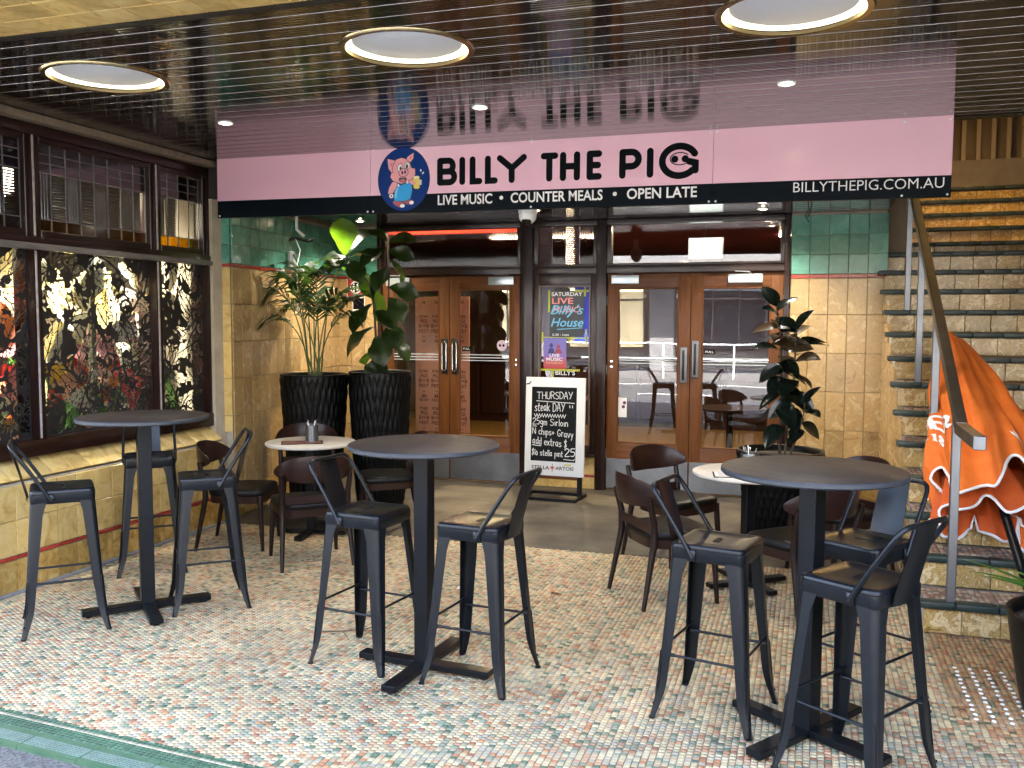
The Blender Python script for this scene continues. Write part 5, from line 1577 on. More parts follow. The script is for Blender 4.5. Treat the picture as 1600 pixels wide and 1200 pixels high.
def stool_leg(sx, sy):
    b = MB()
    zs = [.70, .66, .60, .50, .40, .30, .22, .15, .11, .07, .035, 0.0]
    loops = []
    for z in zs:
        d = leg_xy(z)
        t = (.70 - z) / .70
        fl = .066 * (1 - t) + .036 * t
        if z > .62: fl += .045 * ((z - .62) / .08) ** 2
        if z < .12: fl -= .012 * (1 - z / .12)
        r = .032 * (1 - t) + .014 * t
        th_ = .004
        out = [(d - fl, d)]
        for k in range(6):
            a = rad(90 - 18 * k); out.append((d - r + r * math.cos(a), d - r + r * math.sin(a)))
        out.append((d, d - fl))
        inn = [(d - th_, d - fl)]
        r2 = max(.004, r - th_)
        for k in range(6):
            a = rad(18 * k); inn.append((d - th_ - r2 + r2 * math.cos(a), d - th_ - r2 + r2 * math.sin(a)))
        inn.append((d - fl, d - th_))
        loops.append([(p[0], p[1], z) for p in out + inn][::-1])
    loft(b, loops[::-1], True, True)
    # pressed groove low on the corner
    g = []
    for k in range(10):
        a = PI * k / 9; g.append((.0065 * math.cos(a), .27 + .008 * math.sin(a)))
    for k in range(10):
        a = PI + PI * k / 9; g.append((.005 * math.cos(a), .095 + .006 * math.sin(a)))
    pts = []
    for s_, z in g:
        d = leg_xy(z) - .0058
        pts.append((d + s_ * .7071, d - s_ * .7071, z))
    b.tube(pts, .0026, 5, True)
    d = leg_xy(0) - .012
    b.lathe([(.014, .0), (.014, .006), (.010, .008)], 10, M=Matrix.Translation((d, d, 0)))
    b.lathe([(.006, .0), (.005, .004), (.0, .005)], 8, cap=(False, False), M=Matrix.Translation((leg_xy(.06) - .004, leg_xy(.06) - .004, .06)) @ Matrix.Rotation(rad(45), 4, 'Z') @ Matrix.Rotation(rad(90), 4, 'Y'))
    b.v = [(x * sx, y * sy, z) for x, y, z in b.v]
    if sx * sy < 0: b.f = [f[::-1] for f in b.f]
    return b
stool0 = thing('bar_stool', 'x', 'bar stool', (0, 0, 0), 0, 'black metal bar stools with low backs')
b = MB()
loft(b, [rsq(.1485, .022, .652), rsq(.1515, .026, .66), rsq(.1530, .030, .695), rsq(.1530, .032, .702), rsq(.1505, .032, .7035), rsq(.1500, .032, .713), rsq(.146, .030, .719), rsq(.140, .028, SH), rsq(.128, .022, SH - .0005), rsq(.122, .02, SH - .004), rsq(.06, .02, SH - .005)], False, True)
b.build('seat', STOOLM, stool0, (0, 0, 0), smooth=50)
b = MB(); b.prism([(p[0], p[1]) for p in rsq(.034, .009, 0, 4, .011)], SH - .006, SH - .0042); b.build('hand_hole', BLACKP, stool0, (0, 0, 0))
b = MB(); b.tube([(p[0] * 1.04, p[1] * 1.1, SH - .0045) for p in rsq(.034, .009, 0, 4, .011)], .0022, 5, True); b.build('hole_rim', STOOLM, stool0, (0, 0, 0), smooth=60)
for sx in (-1, 1):
    for sy in (-1, 1):
        stool_leg(sx, sy).build('leg', STOOLM, stool0, (0, 0, 0), smooth=38)
for z, ax in ((.292, 0), (.262, 1)):
    for s_ in (-1, 1):
        d = leg_xy(z) - .012
        p = (-d, s_ * d, z) if ax == 0 else (s_ * d, -d, z)
        q = (d, s_ * d, z) if ax == 0 else (s_ * d, d, z)
        b = MB(); P_, Q_ = Vector(p), Vector(q)
        b.tube([P_, P_.lerp(Q_, .1), P_.lerp(Q_, .16), P_.lerp(Q_, .84), P_.lerp(Q_, .9), Q_], [.0085, .0085, .006, .006, .0085, .0085], 8)
        b.build('foot_bar', STOOLM, stool0, (0, 0, 0), smooth=50)
b = MB(); b.box(-.19, .19, -.011, .011, .640, .644, M=Matrix.Rotation(rad(45), 4, 'Z')).box(-.19, .19, -.011, .011, .645, .649, M=Matrix.Rotation(rad(-45), 4, 'Z')); b.build('under_brace', STOOLM, stool0, (0, 0, 0))
path = []
half = [(.1575, -.055, .668), (.1590, -.068, .690), (.1585, -.085, .722), (.1570, -.135, .800), (.1555, -.190, .882), (.1530, -.212, .914), (.145, -.224, .933), (.130, -.230, .943), (.110, -.233, .946)]
path = [(-x, y, z) for x, y, z in half] + [(x, y, z) for x, y, z in half[::-1]]
b = MB(); b.tube(path, .0095, 10)
for s_ in (-1, 1):
    b.bbox(s_ * .1575 - .004, s_ * .1575 + .004, -.072, -.040, .655, .70, .002)
    b.lathe([(.007, 0), (.006, .004), (.0, .005)], 8, cap=(False, False), M=Matrix.Translation((s_ * .161, -.055, .67)) @ Matrix.Rotation(s_ * PI / 2, 4, 'Y'))
b.build('back_tube', STOOLM, stool0, (0, 0, 0), smooth=50)
b = MB()
def bp_(u, v):
    w = .074 - .010 * v
    y = -.158 - .082 * (v ** 1.15) + .0; z = .657 + (.948 - .657) * v
    return ((u * 2 - 1) * w, y - .006 * math.sin(PI * u), z)
b.grid(lambda u, v: bp_(u, v), 6, 8)
n0 = len(b.v)
b.grid(lambda u, v: (bp_(u, v)[0], bp_(u, v)[1] - .003, bp_(u, v)[2]), 6, 8)
b.f = b.f[:48] + [f[::-1] for f in b.f[48:]]
for s_ in (-1, 1):
    b.lathe([(.006, 0), (.005, .003), (.0, .004)], 8, cap=(False, False), M=Matrix.Translation((s_ * .055, -.166, .672)) @ Matrix.Rotation(PI / 2, 4, 'X'))
b.build('back_panel', STOOLM, stool0, (0, 0, 0), smooth=50)
STOOLS = [(-1.97, 3.88, -7.6 - 90, 'black bar stool left of the middle bar table, its back to the left'),
          (-1.379, 3.82, 173.6 - 90, 'black bar stool right of the middle bar table, its back to the right'),
          (-3.71, 3.80, 45 - 90, 'black bar stool at the far left edge of the picture, by the left bar table'),
          (-4.03, 4.86, -50 - 90, 'black bar stool behind the left bar table, its back against the low tiled wall'),
          (-3.22, 4.35, 221 - 90, 'black bar stool right of the left bar table, before a wooden chair'),
          (-.333, 3.776, -12.5 - 90, 'black bar stool left of the right bar table, its back to the left'),
          (.195, 3.395, 146 - 90, 'nearest black bar stool at the right bottom, its back towards the stair'),
          (.235, 3.985, 236 - 90, 'black bar stool behind the right bar table, by the stair foot')]
for k, (x, y, a, lb) in enumerate(STOOLS):
    if k == 0:
        stool0.location = (x, y, 0); stool0.rotation_euler = (0, 0, rad(a)); stool0['label'] = lb
    else:
        q = dup(stool0, (x, y, 0), rad(a), lb)
        if x < -3: q.scale.z = 1.03

# ------------------------------------------------------------------ bar tables
def top_mat(name, c1, c2, rough):
    m, n, l, b_ = nmat(name)
    v = coords(n, l, (3.0, 22, 10), True)
    f = noise(n, l, v, 1.6, 9, .66, 1.6)
    v2 = coords(n, l, (8, 160, 10), True)
    f2 = noise(n, l, v2, 2, 4, .6, .2)
    ad = n.new('ShaderNodeMath'); ad.operation = 'MULTIPLY_ADD'; ad.inputs[1].default_value = .35
    l.new(f2, ad.inputs[0]); l.new(f, ad.inputs[2])
    r = ramp(n, [(.55, c1), (.78, c2)])
    l.new(ad.outputs[0], r.inputs[0]); l.new(r.outputs[0], b_.inputs['Base Color'])
    b_.inputs['Roughness'].default_value = rough; b_.inputs['IOR'].default_value = 1.3
    bump(n, l, b_, ad.outputs[0], .15, .002)
    return m
TOPD = top_mat('dark_grained_top', (.006, .0042, .0036), (.052, .038, .032), .48)
EDGE = mat('grey_table_edge', (.03, .034, .04), .4)
bt = thing('bar_table', 'x', 'bar table', (0, 0, 0), 0, 'tall round black bar tables')
MB().lathe([(.0, 1.052), (.336, 1.052), (.3405, 1.0505)], 64, cap=(False, False)).build('table_top', TOPD, bt, (0, 0, 0), smooth=30)
MB().lathe([(.3405, 1.0504), (.344, 1.046), (.344, 1.034), (.338, 1.028), (.0, 1.028)], 64, cap=(False, False)).build('top_edge', EDGE, bt, (0, 0, 0), smooth=30)
MB().bbox(-.036, .036, -.036, .036, .040, 1.028, .003).build('pedestal', BLACKM, bt, (0, 0, 0))
MB().bbox(-.12, .12, -.12, .12, 1.019, 1.0275, .002).build('mount_plate', BLACKM, bt, (0, 0, 0))
for a in (0, 90):
    M = Matrix.Rotation(rad(a), 4, 'Z')
    if a == 0: MB().bbox(-.335, .335, -.034, .034, .012, .042, .003, 1, 0, M).build('base_bar', BLACKM, bt, (0, 0, 0))
    else:
        MB().bbox(.0345, .335, -.034, .034, .012, .0415, .003, 1, 0, M).bbox(-.335, -.0345, -.034, .034, .012, .0415, .003, 1, 0, M).build('base_bar', BLACKM, bt, (0, 0, 0))
b = MB()
for a in range(4): b.lathe([(.017, 0), (.017, .012)], 10, M=Matrix.Rotation(rad(90 * a), 4, 'Z') @ Matrix.Translation((.30, 0, 0)))
b.build('glide', BLACKP, bt, (0, 0, 0))
bt.location = (-1.655, 3.815, 0); bt.rotation_euler = (0, 0, rad(-5)); bt['label'] = 'tall round bar table in the middle with a dark grained top'
q = dup(bt, (-3.465, 4.135, 0), rad(47), 'tall round bar table on the left under the leadlight windows'); q.scale.z = 1.03
dup(bt, (.030, 3.645, 0), rad(-34), 'tall round bar table on the right, nearest the stair')

# ------------------------------------------------------------------ dining tables
TOPW = mat('cream_table_top', (.60, .54, .44), .32, c2=(.68, .62, .52), ns=6, rvar=.06)
dt = thing('dining_table', 'low round cream topped table on the left in front of the planters', 'table', (-3.53, 6.02, 0), rad(8), 'low round cream topped tables')
MB().lathe([(.0, .702), (.328, .702), (.334, .699), (.334, .686), (.325, .678), (.0, .678)], 64, cap=(False, False)).build('table_top', TOPW, dt, (0, 0, 0), smooth=35)
MB().bbox(-.031, .031, -.031, .031, .038, .678, .003).build('pedestal', BLACKM, dt, (0, 0, 0))
for a in (0, 90):
    M = Matrix.Rotation(rad(a), 4, 'Z')
    if a == 0: MB().bbox(-.27, .27, -.03, .03, .010, .038, .003, 1, 0, M).build('base_bar', BLACKM, dt, (0, 0, 0))
    else: MB().bbox(.0305, .27, -.03, .03, .010, .0375, .003, 1, 0, M).bbox(-.27, -.0305, -.03, .03, .010, .0375, .003, 1, 0, M).build('base_bar', BLACKM, dt, (0, 0, 0))
dup(dt, (-.325, 5.68, 0), rad(38), 'low round cream topped table on the right, partly behind the bar table')
# things lying on them
MENU = mat('menu_red_print', (.14, .045, .04), .4, c2=(.30, .14, .11), ns=22, rng=(.45, .6))
def menu(x, y, a, label):
    t = thing('menu_board', label, 'menu', (x, y, .7025), rad(a), 'menus on the cream tables')
    MB().bbox(-.15, .15, -.095, .095, 0, .004, .001).build('menu_edge', BLACKP, t, (0, 0, 0))
    return t
m1 = menu(-3.55, 5.93, 30, 'dark red printed menu under the cutlery tin on the left cream table')
MB().box(-.141, .141, -.087, .087, .0042, .0046).build('menu_print', MENU, m1, (0, 0, 0))
m2 = menu(-.37, 5.50, 8, 'black edged white menu on the right cream table')
MB().box(-.141, .141, -.087, .087, .0042, .0046).build('menu_print', PAPER, m2, (0, 0, 0))
b = MB()
for k in range(9): b.box(-.12, .12 - .03 * (k % 3), .066 - k * .016, .070 - k * .016, .0047, .005)
b.build('menu_lines', mat('grey_print', (.2, .19, .18), .6), m2, (0, 0, 0))
CUT = mat('cutlery_steel', (.6, .6, .61), .22, 1.0)
def cutlery(x, y, label, r=.048, h=.115, holes=True):
    t = thing('cutlery_tin', label, 'cutlery holder', (x, y, .707 if holes else .7025), rad(10), 'steel cutlery tins')
    MB().lathe([(.0, .002), (r - .002, .002), (r, .0), (r, h), (r - .003, h + .001), (r - .003, .004), (.0, .004)], 28, cap=(False, False)).build('tin_body', STEEL, t, (0, 0, 0), smooth=40)
    if holes:
        hb = MB()
        for q in range(14):
            for z in range(6):
                a = 2 * PI * q / 14
                M = Matrix.Rotation(a, 4, 'Z') @ Matrix.Translation((r + .0004, 0, .018 + z * .015)) @ Matrix.Rotation(PI / 2, 4, 'Y')
                hb.lathe([(.0042, 0), (.0, .0003)], 6, cap=(False, False), M=M)
        hb.build('tin_hole', BLACKP, t, (0, 0, 0))
    R_ = random.Random(int(x * 100))
    for k in range(9):
        a = R_.uniform(0, 6.28); rr = r * .6 * R_.random() ** .5
        p = Vector((rr * math.cos(a) * .5, rr * math.sin(a) * .5, .01)); q = Vector((r * .75 * math.cos(a), r * .75 * math.sin(a), h + R_.uniform(.015, .05)))
        MB().tube([p, p.lerp(q, .7), q], [.003, .004, .006], 6, flat=.45).build('knife' if k % 2 else 'fork', CUT, t, (0, 0, 0), smooth=60)
    return t
cutlery(-3.52, 6.02, 'perforated steel tin of cutlery on the red menu, left cream table')
cutlery(-.335, 5.93, 'low steel tin of cutlery on the right cream table', .058, .072, False)

# ------------------------------------------------------------------ timber dining chairs (front = +Y)
ch = thing('wooden_chair', 'x', 'chair', (0, 0, 0), 0, 'dark wooden dining chairs with curved backs')
SHT = .425
b = MB()
def seat_loop(s, z):
    pts = []
    for k in range(32):
        a = 2 * PI * k / 32
        c_, s_ = math.cos(a), math.sin(a)
        e = .42
        x = abs(c_) ** e * (1 if c_ > 0 else -1) * .222 * s; y = abs(s_) ** e * (1 if s_ > 0 else -1) * .212 * s
        x *= 1 + .10 * (y / .21)
        pts.append((x, y + .01, z))
    return pts
loft(b, [seat_loop(.97, SHT - .045), seat_loop(1.0, SHT - .030), seat_loop(1.0, SHT - .012), seat_loop(.96, SHT - .001), seat_loop(.8, SHT + .006), seat_loop(.45, SHT + .002)], True, True)
b.build('seat', LEATH, ch, (0, 0, 0), smooth=50)
b = MB()
loft(b, [seat_loop(.95, SHT - .095), seat_loop(.965, SHT - .0455)], True, True)
b.build('seat_frame', WALNUT_H, ch, (0, 0, 0), smooth=40)
for s_ in (-1, 1):
    MB().tube([(s_ * .208, .188, SHT - .04), (s_ * .212, .190, SHT - .14), (s_ * .226, .205, 0)], [.019, .020, .0125], 12).build('leg', WALNUT, ch, (0, 0, 0), smooth=50)
    MB().tube([(s_ * .232, -.262, 0), (s_ * .215, -.205, SHT - .13), (s_ * .213, -.190, SHT - .05), (s_ * .214, -.195, SHT + .06), (s_ * .222, -.222, .59), (s_ * .224, -.228, .625)], [.0125, .019, .0205, .0195, .016, .014], 12).build('leg', WALNUT, ch, (0, 0, 0), smooth=50)
MB().bbox(-.20, .20, -.205, -.185, SHT - .005, SHT + .05, .004).build('back_rail', WALNUT_H, ch, (0, 0, 0))
b = MB()
na = 22; loops = []
for i in range(na + 1):
    t = i / na
    a = rad(-90 - 72 + 144 * t)
    e = abs(t * 2 - 1)
    hgt = .078 * (1 - e ** 2.6) + .020
    zc = .645 + .010 * (1 - e ** 2) - .012 * e ** 2
    rx, ry = .262, .205
    cx, cy = rx * math.cos(a), -.085 + ry * math.sin(a)
    nx, ny = math.cos(a), math.sin(a)
    th_ = .012 * (1 - .35 * e)
    lean = .10
    lp = []
    for q in range(10):
        p = 2 * PI * q / 10
        dz = hgt * (abs(math.sin(p)) ** .8) * (1 if math.sin(p) > 0 else -1) * .92
        dn = th_ * math.cos(p) + lean * dz
        lp.append((cx + nx * dn, cy + ny * dn, zc + dz))
    loops.append(lp)
loft(b, loops, True, True)
b.build('backrest', WALNUT_H, ch, (0, 0, 0), smooth=50)
CHAIRS = [(-3.16, 5.36, 132, 'wooden chair in front of the left cream table, its curved back to us'),
          (-3.85, 5.60, 18, 'wooden chair by the low tiled wall, behind the left bar stools'),
          (-3.08, 6.42, 212, 'wooden chair right of the left cream table, in front of the right planter'),
          (-3.86, 6.55, -55, 'wooden chair behind the left cream table, between it and the planters'),
          (-.76, 5.31, 36, 'wooden chair left of the right cream table, standing on the mosaic'),
          (-.84, 6.20, -38, 'wooden chair behind the right cream table, standing before the right doors'),
          (-.02, 5.26, 133, 'wooden chair in front of the right cream table, behind the bar table post'),
          (.20, 6.10, 218, 'wooden chair at the far right of the right cream table, near the rubber plant')]
for k, (x, y, a, lb) in enumerate(CHAIRS):
    if k == 0:
        ch.location = (x, y, 0); ch.rotation_euler = (0, 0, rad(a - 90)); ch['label'] = lb
    else:
        dup(ch, (x, y, 0), rad(a - 90), lb)
# ------------------------------------------------------------------ planters with a diamond-fluted side
def planter(name, label, x, y, r0, r1, h, flute=True, seg=72):
    t = thing('planter', label, 'planter', (x, y, 0), 0, 'charcoal planters')
    b = MB()
    nv = 56 if flute else 14
    def fn(u, v):
        r = r0 + (r1 - r0) * (v ** .8)
        a = 2 * PI * u
        if flute and .02 < v < .97:
            k = 34
            r += .013 * min(abs(math.sin(a * k / 2 + v * 13)), abs(math.sin(a * k / 2 - v * 13))) - .005
        return (r * math.cos(a), r * math.sin(a), h * v)
    b.grid(fn, seg * (3 if flute else 1), nv, wrap=True)
    b.lathe([(r1, h), (r1 + .002, h + .006), (r1 - .012, h + .008), (r1 - .020, h), (r1 - .022, h - .06)], seg, cap=(False, False))
    b.build('pot_wall', POTM, t, (0, 0, 0), smooth=60)
    MB().lathe([(.0, h - .035), (r1 * .5, h - .03), (r1 - .02, h - .045)], 32, cap=(False, False)).build('soil', SOIL, t, (0, 0, 0), smooth=60)
    return t
planter('planter', 'tall fluted charcoal planter holding the palm, left of the pair', -4.10, 7.06, .20, .292, 1.135)
planter('planter', 'tall fluted charcoal planter holding the fiddle-leaf fig, beside the left door', -3.545, 7.22, .20, .272, 1.160)
planter('planter', 'low wide charcoal planter holding the rubber plant by the right door', -.185, 7.25, .22, .325, .625)
planter('planter', 'round charcoal planter at the right edge, at the foot of the stair', 1.125, 4.16, .24, .315, .42, False, 40)

def leaf_mesh(name, m, L_, w_, cup=.25, droop=.3, n=6, shape='egg', fold=.0):
    b = MB()
    cols_ = (-1, -.55, 0, .55, 1)
    for i in range(n + 1):
        t = i / n
        if shape == 'egg': e = math.sin(PI * t ** .85) ** .75 if 0 < t < 1 else 0
        elif shape == 'fiddle': e = (math.sin(PI * t ** 1.45) ** .7 if 0 < t < 1 else 0) * (1 - .22 * math.exp(-((t - .35) / .14) ** 2))
        else: e = (1 - t) ** .5 * min(1, t * 8) if t < 1 else 0
        z = -droop * L_ * t * t
        for c in cols_:
            ww = w_ * e * c
            b.v.append((ww, L_ * t, z + cup * abs(ww) + (.012 * math.sin(t * 11 + c * 2) * e if shape == 'fiddle' else 0)))
    k = len(cols_)
    for i in range(n):
        for j in range(k - 1):
            b.f.append((i * k + j, i * k + j + 1, (i + 1) * k + j + 1, (i + 1) * k + j)); b.m.append(0)
    return b.mesh(name, m, 80)
def put_leaf(me, parent, p, yaw, pitch, roll=0, s=1.0, name='leaf'):
    o = link(name, me, parent, wpos(parent, p))
    o.rotation_euler = (Matrix.Rotation(yaw, 4, 'Z') @ Matrix.Rotation(pitch, 4, 'X') @ Matrix.Rotation(roll, 4, 'Y')).to_euler()
    o.scale = (s, s, s)
    return o
# yaw: heading of the leaf measured from +Y towards -X; pitch up positive

# ---- fiddle-leaf fig
fig = thing('fiddle_leaf_fig', 'fiddle-leaf fig with large drooping leaves and one top leaf tinted as lit from above', 'plant', (-3.55, 7.22, 1.12))
R4 = random.Random(8)
F_BIG = leaf_mesh('leaf', L_FIG, .33, .12, .3, .35, 8, 'fiddle')
F_MED = leaf_mesh('leaf', L_FIG, .28, .10, .35, .4, 8, 'fiddle')
F_SML = leaf_mesh('leaf', L_FIG, .24, .082, .35, .4, 8, 'fiddle')
F_LIT = leaf_mesh('leaf', L_FIGB, .36, .15, .15, -.05, 8, 'fiddle')
s1 = [(-3.58, 7.20, 1.12), (-3.57, 7.20, 1.45), (-3.58, 7.19, 1.72), (-3.62, 7.18, 1.92), (-3.74, 7.16, 2.08), (-3.84, 7.16, 2.16)]
s2 = [(-3.52, 7.24, 1.12), (-3.48, 7.24, 1.5), (-3.46, 7.23, 1.85), (-3.45, 7.22, 2.10), (-3.46, 7.22, 2.28)]
MB().tube(s1, [.013, .012, .010, .009, .007, .006], 8).build('stem', BARK, fig, smooth=60)
MB().tube(s2, [.011, .010, .008, .007, .005], 8).build('stem', BARK, fig, smooth=60)
def along(path, t):
    k = t * (len(path) - 1); i = min(int(k), len(path) - 2)
    return Vector(path[i]).lerp(Vector(path[i + 1]), k - i)
FIGL = [ # stem, t, yaw deg (90 = left, -90 = right, 180 = towards the street), pitch deg, mesh, roll
    (s1, 1.0, 180, 78, F_LIT, 0), (s1, .99, -40, 62, F_BIG, 0), (s1, .97, 100, 8, F_BIG, 10), (s1, .96, -95, 18, F_BIG, -15), (s1, .95, 165, -12, F_MED, 0), (s1, .93, 120, 5, F_SML, 0), (s1, .92, -130, -30, F_SML, 0),
    (s1, .76, -100, -50, F_MED, 0), (s1, .50, 110, -2, F_BIG, 25), (s1, .60, -70, -62, F_BIG, 0), (s1, .52, 100, -10, F_BIG, 20), (s1, .44, 150, -35, F_BIG, 10), (s1, .38, -110, -20, F_MED, 0), (s1, .28, 125, -30, F_BIG, 10), (s1, .22, -140, -40, F_BIG, 0), (s1, .14, 60, -12, F_MED, 0), (s1, .10, -160, -25, F_MED, 0),
    (s2, 1.0, 95, 45, F_SML, 0), (s2, .98, -80, 25, F_SML, 20), (s2, .93, 150, -15, F_MED, 0), (s2, .90, -100, -8, F_SML, 30), (s2, .80, -60, -45, F_MED, 0), (s2, .72, 170, -30, F_MED, 0), (s2, .55, -95, -10, F_SML, 30), (s2, .47, -120, -35, F_MED, 0), (s2, .30, -140, -25, F_MED, 0), (s2, .22, -80, -30, F_MED, 0), (s2, .12, 175, -35, F_MED, 0)]
for st, t, yw, pt, me, ro in FIGL:
    put_leaf(me, fig, along(st, t), rad(yw), rad(pt), rad(ro - 32 * math.sin(rad(yw))), R4.uniform(.88, 1.08))

# ---- palm
palm = thing('palm', 'slender palm with narrow feathery fronds in the left planter', 'plant', (-4.09, 7.06, 1.1))
def frond(base, yaw, L_, rise, arch, nl=15):
    b = MB()
    d = Vector((-math.sin(yaw), math.cos(yaw), 0))
    pts = []
    for i in range(15):
        t = i / 14
        r = L_ * (t * .55 + .45 * t * t) * arch
        z = rise * math.sin(t * PI * (.5 + .22 * arch))
        pts.append(Vector(base) + d * r + Vector((0, 0, z)))
    b.tube(pts, [.0085 * (1 - .75 * i / 14) for i in range(15)], 6, mi=1)
    for i in range(nl):
        t = .46 + .54 * i / (nl - 1)
        k = t * 14; q = min(int(k), 13)
        p = pts[q].lerp(pts[q + 1], k - q); tg = (pts[q + 1] - pts[q]).normalized()
        side = tg.cross(Vector((0, 0, 1))).normalized()
        upv = side.cross(tg)
        for s_ in (-1, 1):
            ll = L_ * .46 * math.sin(PI * (.22 + .70 * (i / (nl - 1)))) * random.uniform(.85, 1.1)
            dr = (tg * random.uniform(.65, .85) + side * s_ * .75 + upv * .1).normalized()
            wv = dr.cross(upv).normalized() * .0125
            a0 = p; a1 = p + dr * ll * .5 + Vector((0, 0, -.01)); a2 = p + dr * ll + Vector((0, 0, -ll * .42))
            b.add([a0 - wv * .3, a0 + wv * .3, a1 + wv, a1 - wv, a2], [(0, 1, 2, 3), (3, 2, 4)], 0)
    return b
R5 = random.Random(4)
FR = [(100, .80, .98, .34), (60, .72, 1.04, .25), (140, .75, .80, .50), (-60, .72, 1.0, .30), (-100, .78, .80, .44), (-140, .8, .70, .52), (175, .72, .92, .38), (30, .7, .82, .40), (85, .75, .70, .58), (-80, .66, .60, .60), (120, .66, .56, .62), (-165, .6, 1.0, .22)]
for yw, L_, rise, arch in FR:
    frond((-4.09 + R5.uniform(-.05, .05), 7.06 + R5.uniform(-.05, .05), 1.10), rad(yw), L_, rise * .92, arch).build('frond', [L_PALM, STEM], palm)

# ---- rubber plant
rub = thing('rubber_plant', 'rubber plant with dark glossy oval leaves beside the right door', 'plant', (-.185, 7.25, .60))
B1 = leaf_mesh('leaf', L_RUB, .24, .070, .35, .25, 7, 'egg')
B2 = leaf_mesh('leaf', L_RUB, .19, .058, .35, .25, 7, 'egg')
B3 = leaf_mesh('leaf', L_RUBY, .235, .066, .4, .2, 7, 'egg')
rs1 = [(-.19, 7.25, .60), (-.185, 7.24, .95), (-.19, 7.24, 1.25), (-.20, 7.23, 1.50), (-.235, 7.22, 1.72)]
rs2 = [(-.15, 7.23, .60), (-.13, 7.22, .85), (-.10, 7.21, 1.15), (-.09, 7.20, 1.42), (-.085, 7.20, 1.55)]
rs3 = [(-.11, 7.20, .60), (-.06, 7.17, .75), (-.02, 7.15, .92), (-.015, 7.15, 1.0)]
for p, r in ((rs1, .012), (rs2, .010), (rs3, .007)): MB().tube(p, [r * (1 - .12 * i) for i in range(len(p))], 8).build('stem', BARK, rub, smooth=60)
ga = 0
for st, n, t0 in ((rs1, 24, .16), (rs2, 17, .30), (rs3, 8, .35)):
    for k in range(n):
        t = t0 + (1 - t0) * k / (n - 1)
        ga += 137.5
        yw = ga + R5.uniform(-15, 15)
        top = t > .9
        pt = 60 if t > .97 else (35 if top else (8 if t > .62 else -22)) + R5.uniform(-12, 10)
        me = B3 if (.55 < t < .93 and k % 2 == 0 and st is not rs3) else (B1 if t < .8 and st is not rs3 else B2)
        p = along(st, min(t, 1))
        put_leaf(me, rub, p, rad(yw), rad(pt), rad(-42 * math.sin(rad(yw)) + R5.uniform(-18, 18)), R5.uniform(.85, 1.08))

# ---- strap-leaved plant at the right edge
lan = thing('strap_leaf_plant', 'bright green strap-leaved plant poking in at the right edge', 'plant', (1.125, 4.16, .38))
for k in range(11):
    yw = 360 / 11 * k + R5.uniform(-12, 12)
    me = leaf_mesh('leaf', L_LANE, .42, .022, .5, .45, 9, 'egg')
    put_leaf(me, lan, (1.125 + R5.uniform(-.03, .03), 4.16 + R5.uniform(-.03, .03), .38), rad(yw), rad(R5.uniform(38, 66)), 0, R5.uniform(.85, 1.1))
me = leaf_mesh('leaf', L_LANE, .50, .026, .5, .32, 9, 'egg')
put_leaf(me, lan, (1.10, 4.16, .38), rad(82), rad(44), rad(10), 1.0)

# ------------------------------------------------------------------ folded orange market umbrella lying up the stair
um = thing('market_umbrella', 'folded orange market umbrella with white edging lying up the staircase', 'umbrella', (1.1, 5.5, .5))
ORG = mat('orange_canvas', (.62, .115, .008), .75, c2=(.72, .165, .014), ns=7, bmp=.25, bs=120, per=False)
TRIM = mat('white_piping', (.75, .72, .68), .7)
A0 = Vector((1.09, 4.98, .20)); A1 = Vector((.885, 6.62, 1.50))
axis = (A1 - A0); AL = axis.length; ax = axis.normalized()
sx_ = ax.cross(Vector((0, 0, 1))).normalized(); uz_ = sx_.cross(ax).normalized()
MB().tube([A0 + ax * -.05, A0 + ax * AL * .995], .024, 12).build('pole', BLACKM, um, smooth=60)
def stair_top(y):
    if y < SY: return 0.0
    return RISE * (min(12, int((y - SY) / GO)) + 1)
NP = 8
def canopy(u, v, off=0.0):
    """v 0: hem, 1: tip.  u round the bundle"""
    a = 2 * PI * u
    s_ = .35 + .64 * v
    q = (a * 8 / (2 * PI) + .22 * math.sin(a * 2 + 1) + .10 * math.sin(v * 7)) % 1.0
    fold = .30 * (abs(q - .38) / .62 if q > .38 else abs(q - .38) / .38) - .16 + math.cos(a * 19 + v * 5) * .035 + math.cos(a * 5 + v * 3) * .07 + .03 * math.sin(v * 23 + a * 6)
    r = (.05 + .30 * (1 - v) ** .72) * (1 + fold * (1 - v) ** .35)
    if v < .22: r *= 1 - .12 * ((.22 - v) / .22) ** 2
    w = .98 if math.cos(a) < 0 else 1.12        # fuller on the stool side
    s2 = s_ + (.055 * math.cos(a * 4 + .6) + .03 * math.cos(a * 9)) * (1 - v) ** 2 - .04 * math.cos(a) * (1 - v)
    p = A0 + ax * AL * s2 + sx_ * (math.cos(a) * (r + off) * w) + uz_ * (math.sin(a) * (r * .80 + off)) - Vector((0, 0, .07 * (1 - v) * (1 if math.sin(a) > -.2 else .5)))
    zmin = stair_top(p.y + .04) + .012 + max(0, off)
    if p.z < zmin: p.z = zmin + .35 * min(0.02, (zmin - p.z) * .05)
    return p
b = MB()
b.grid(lambda u, v: canopy(u, v), 200, 44, wrap=True)
b.build('canopy', ORG, um, smooth=70)
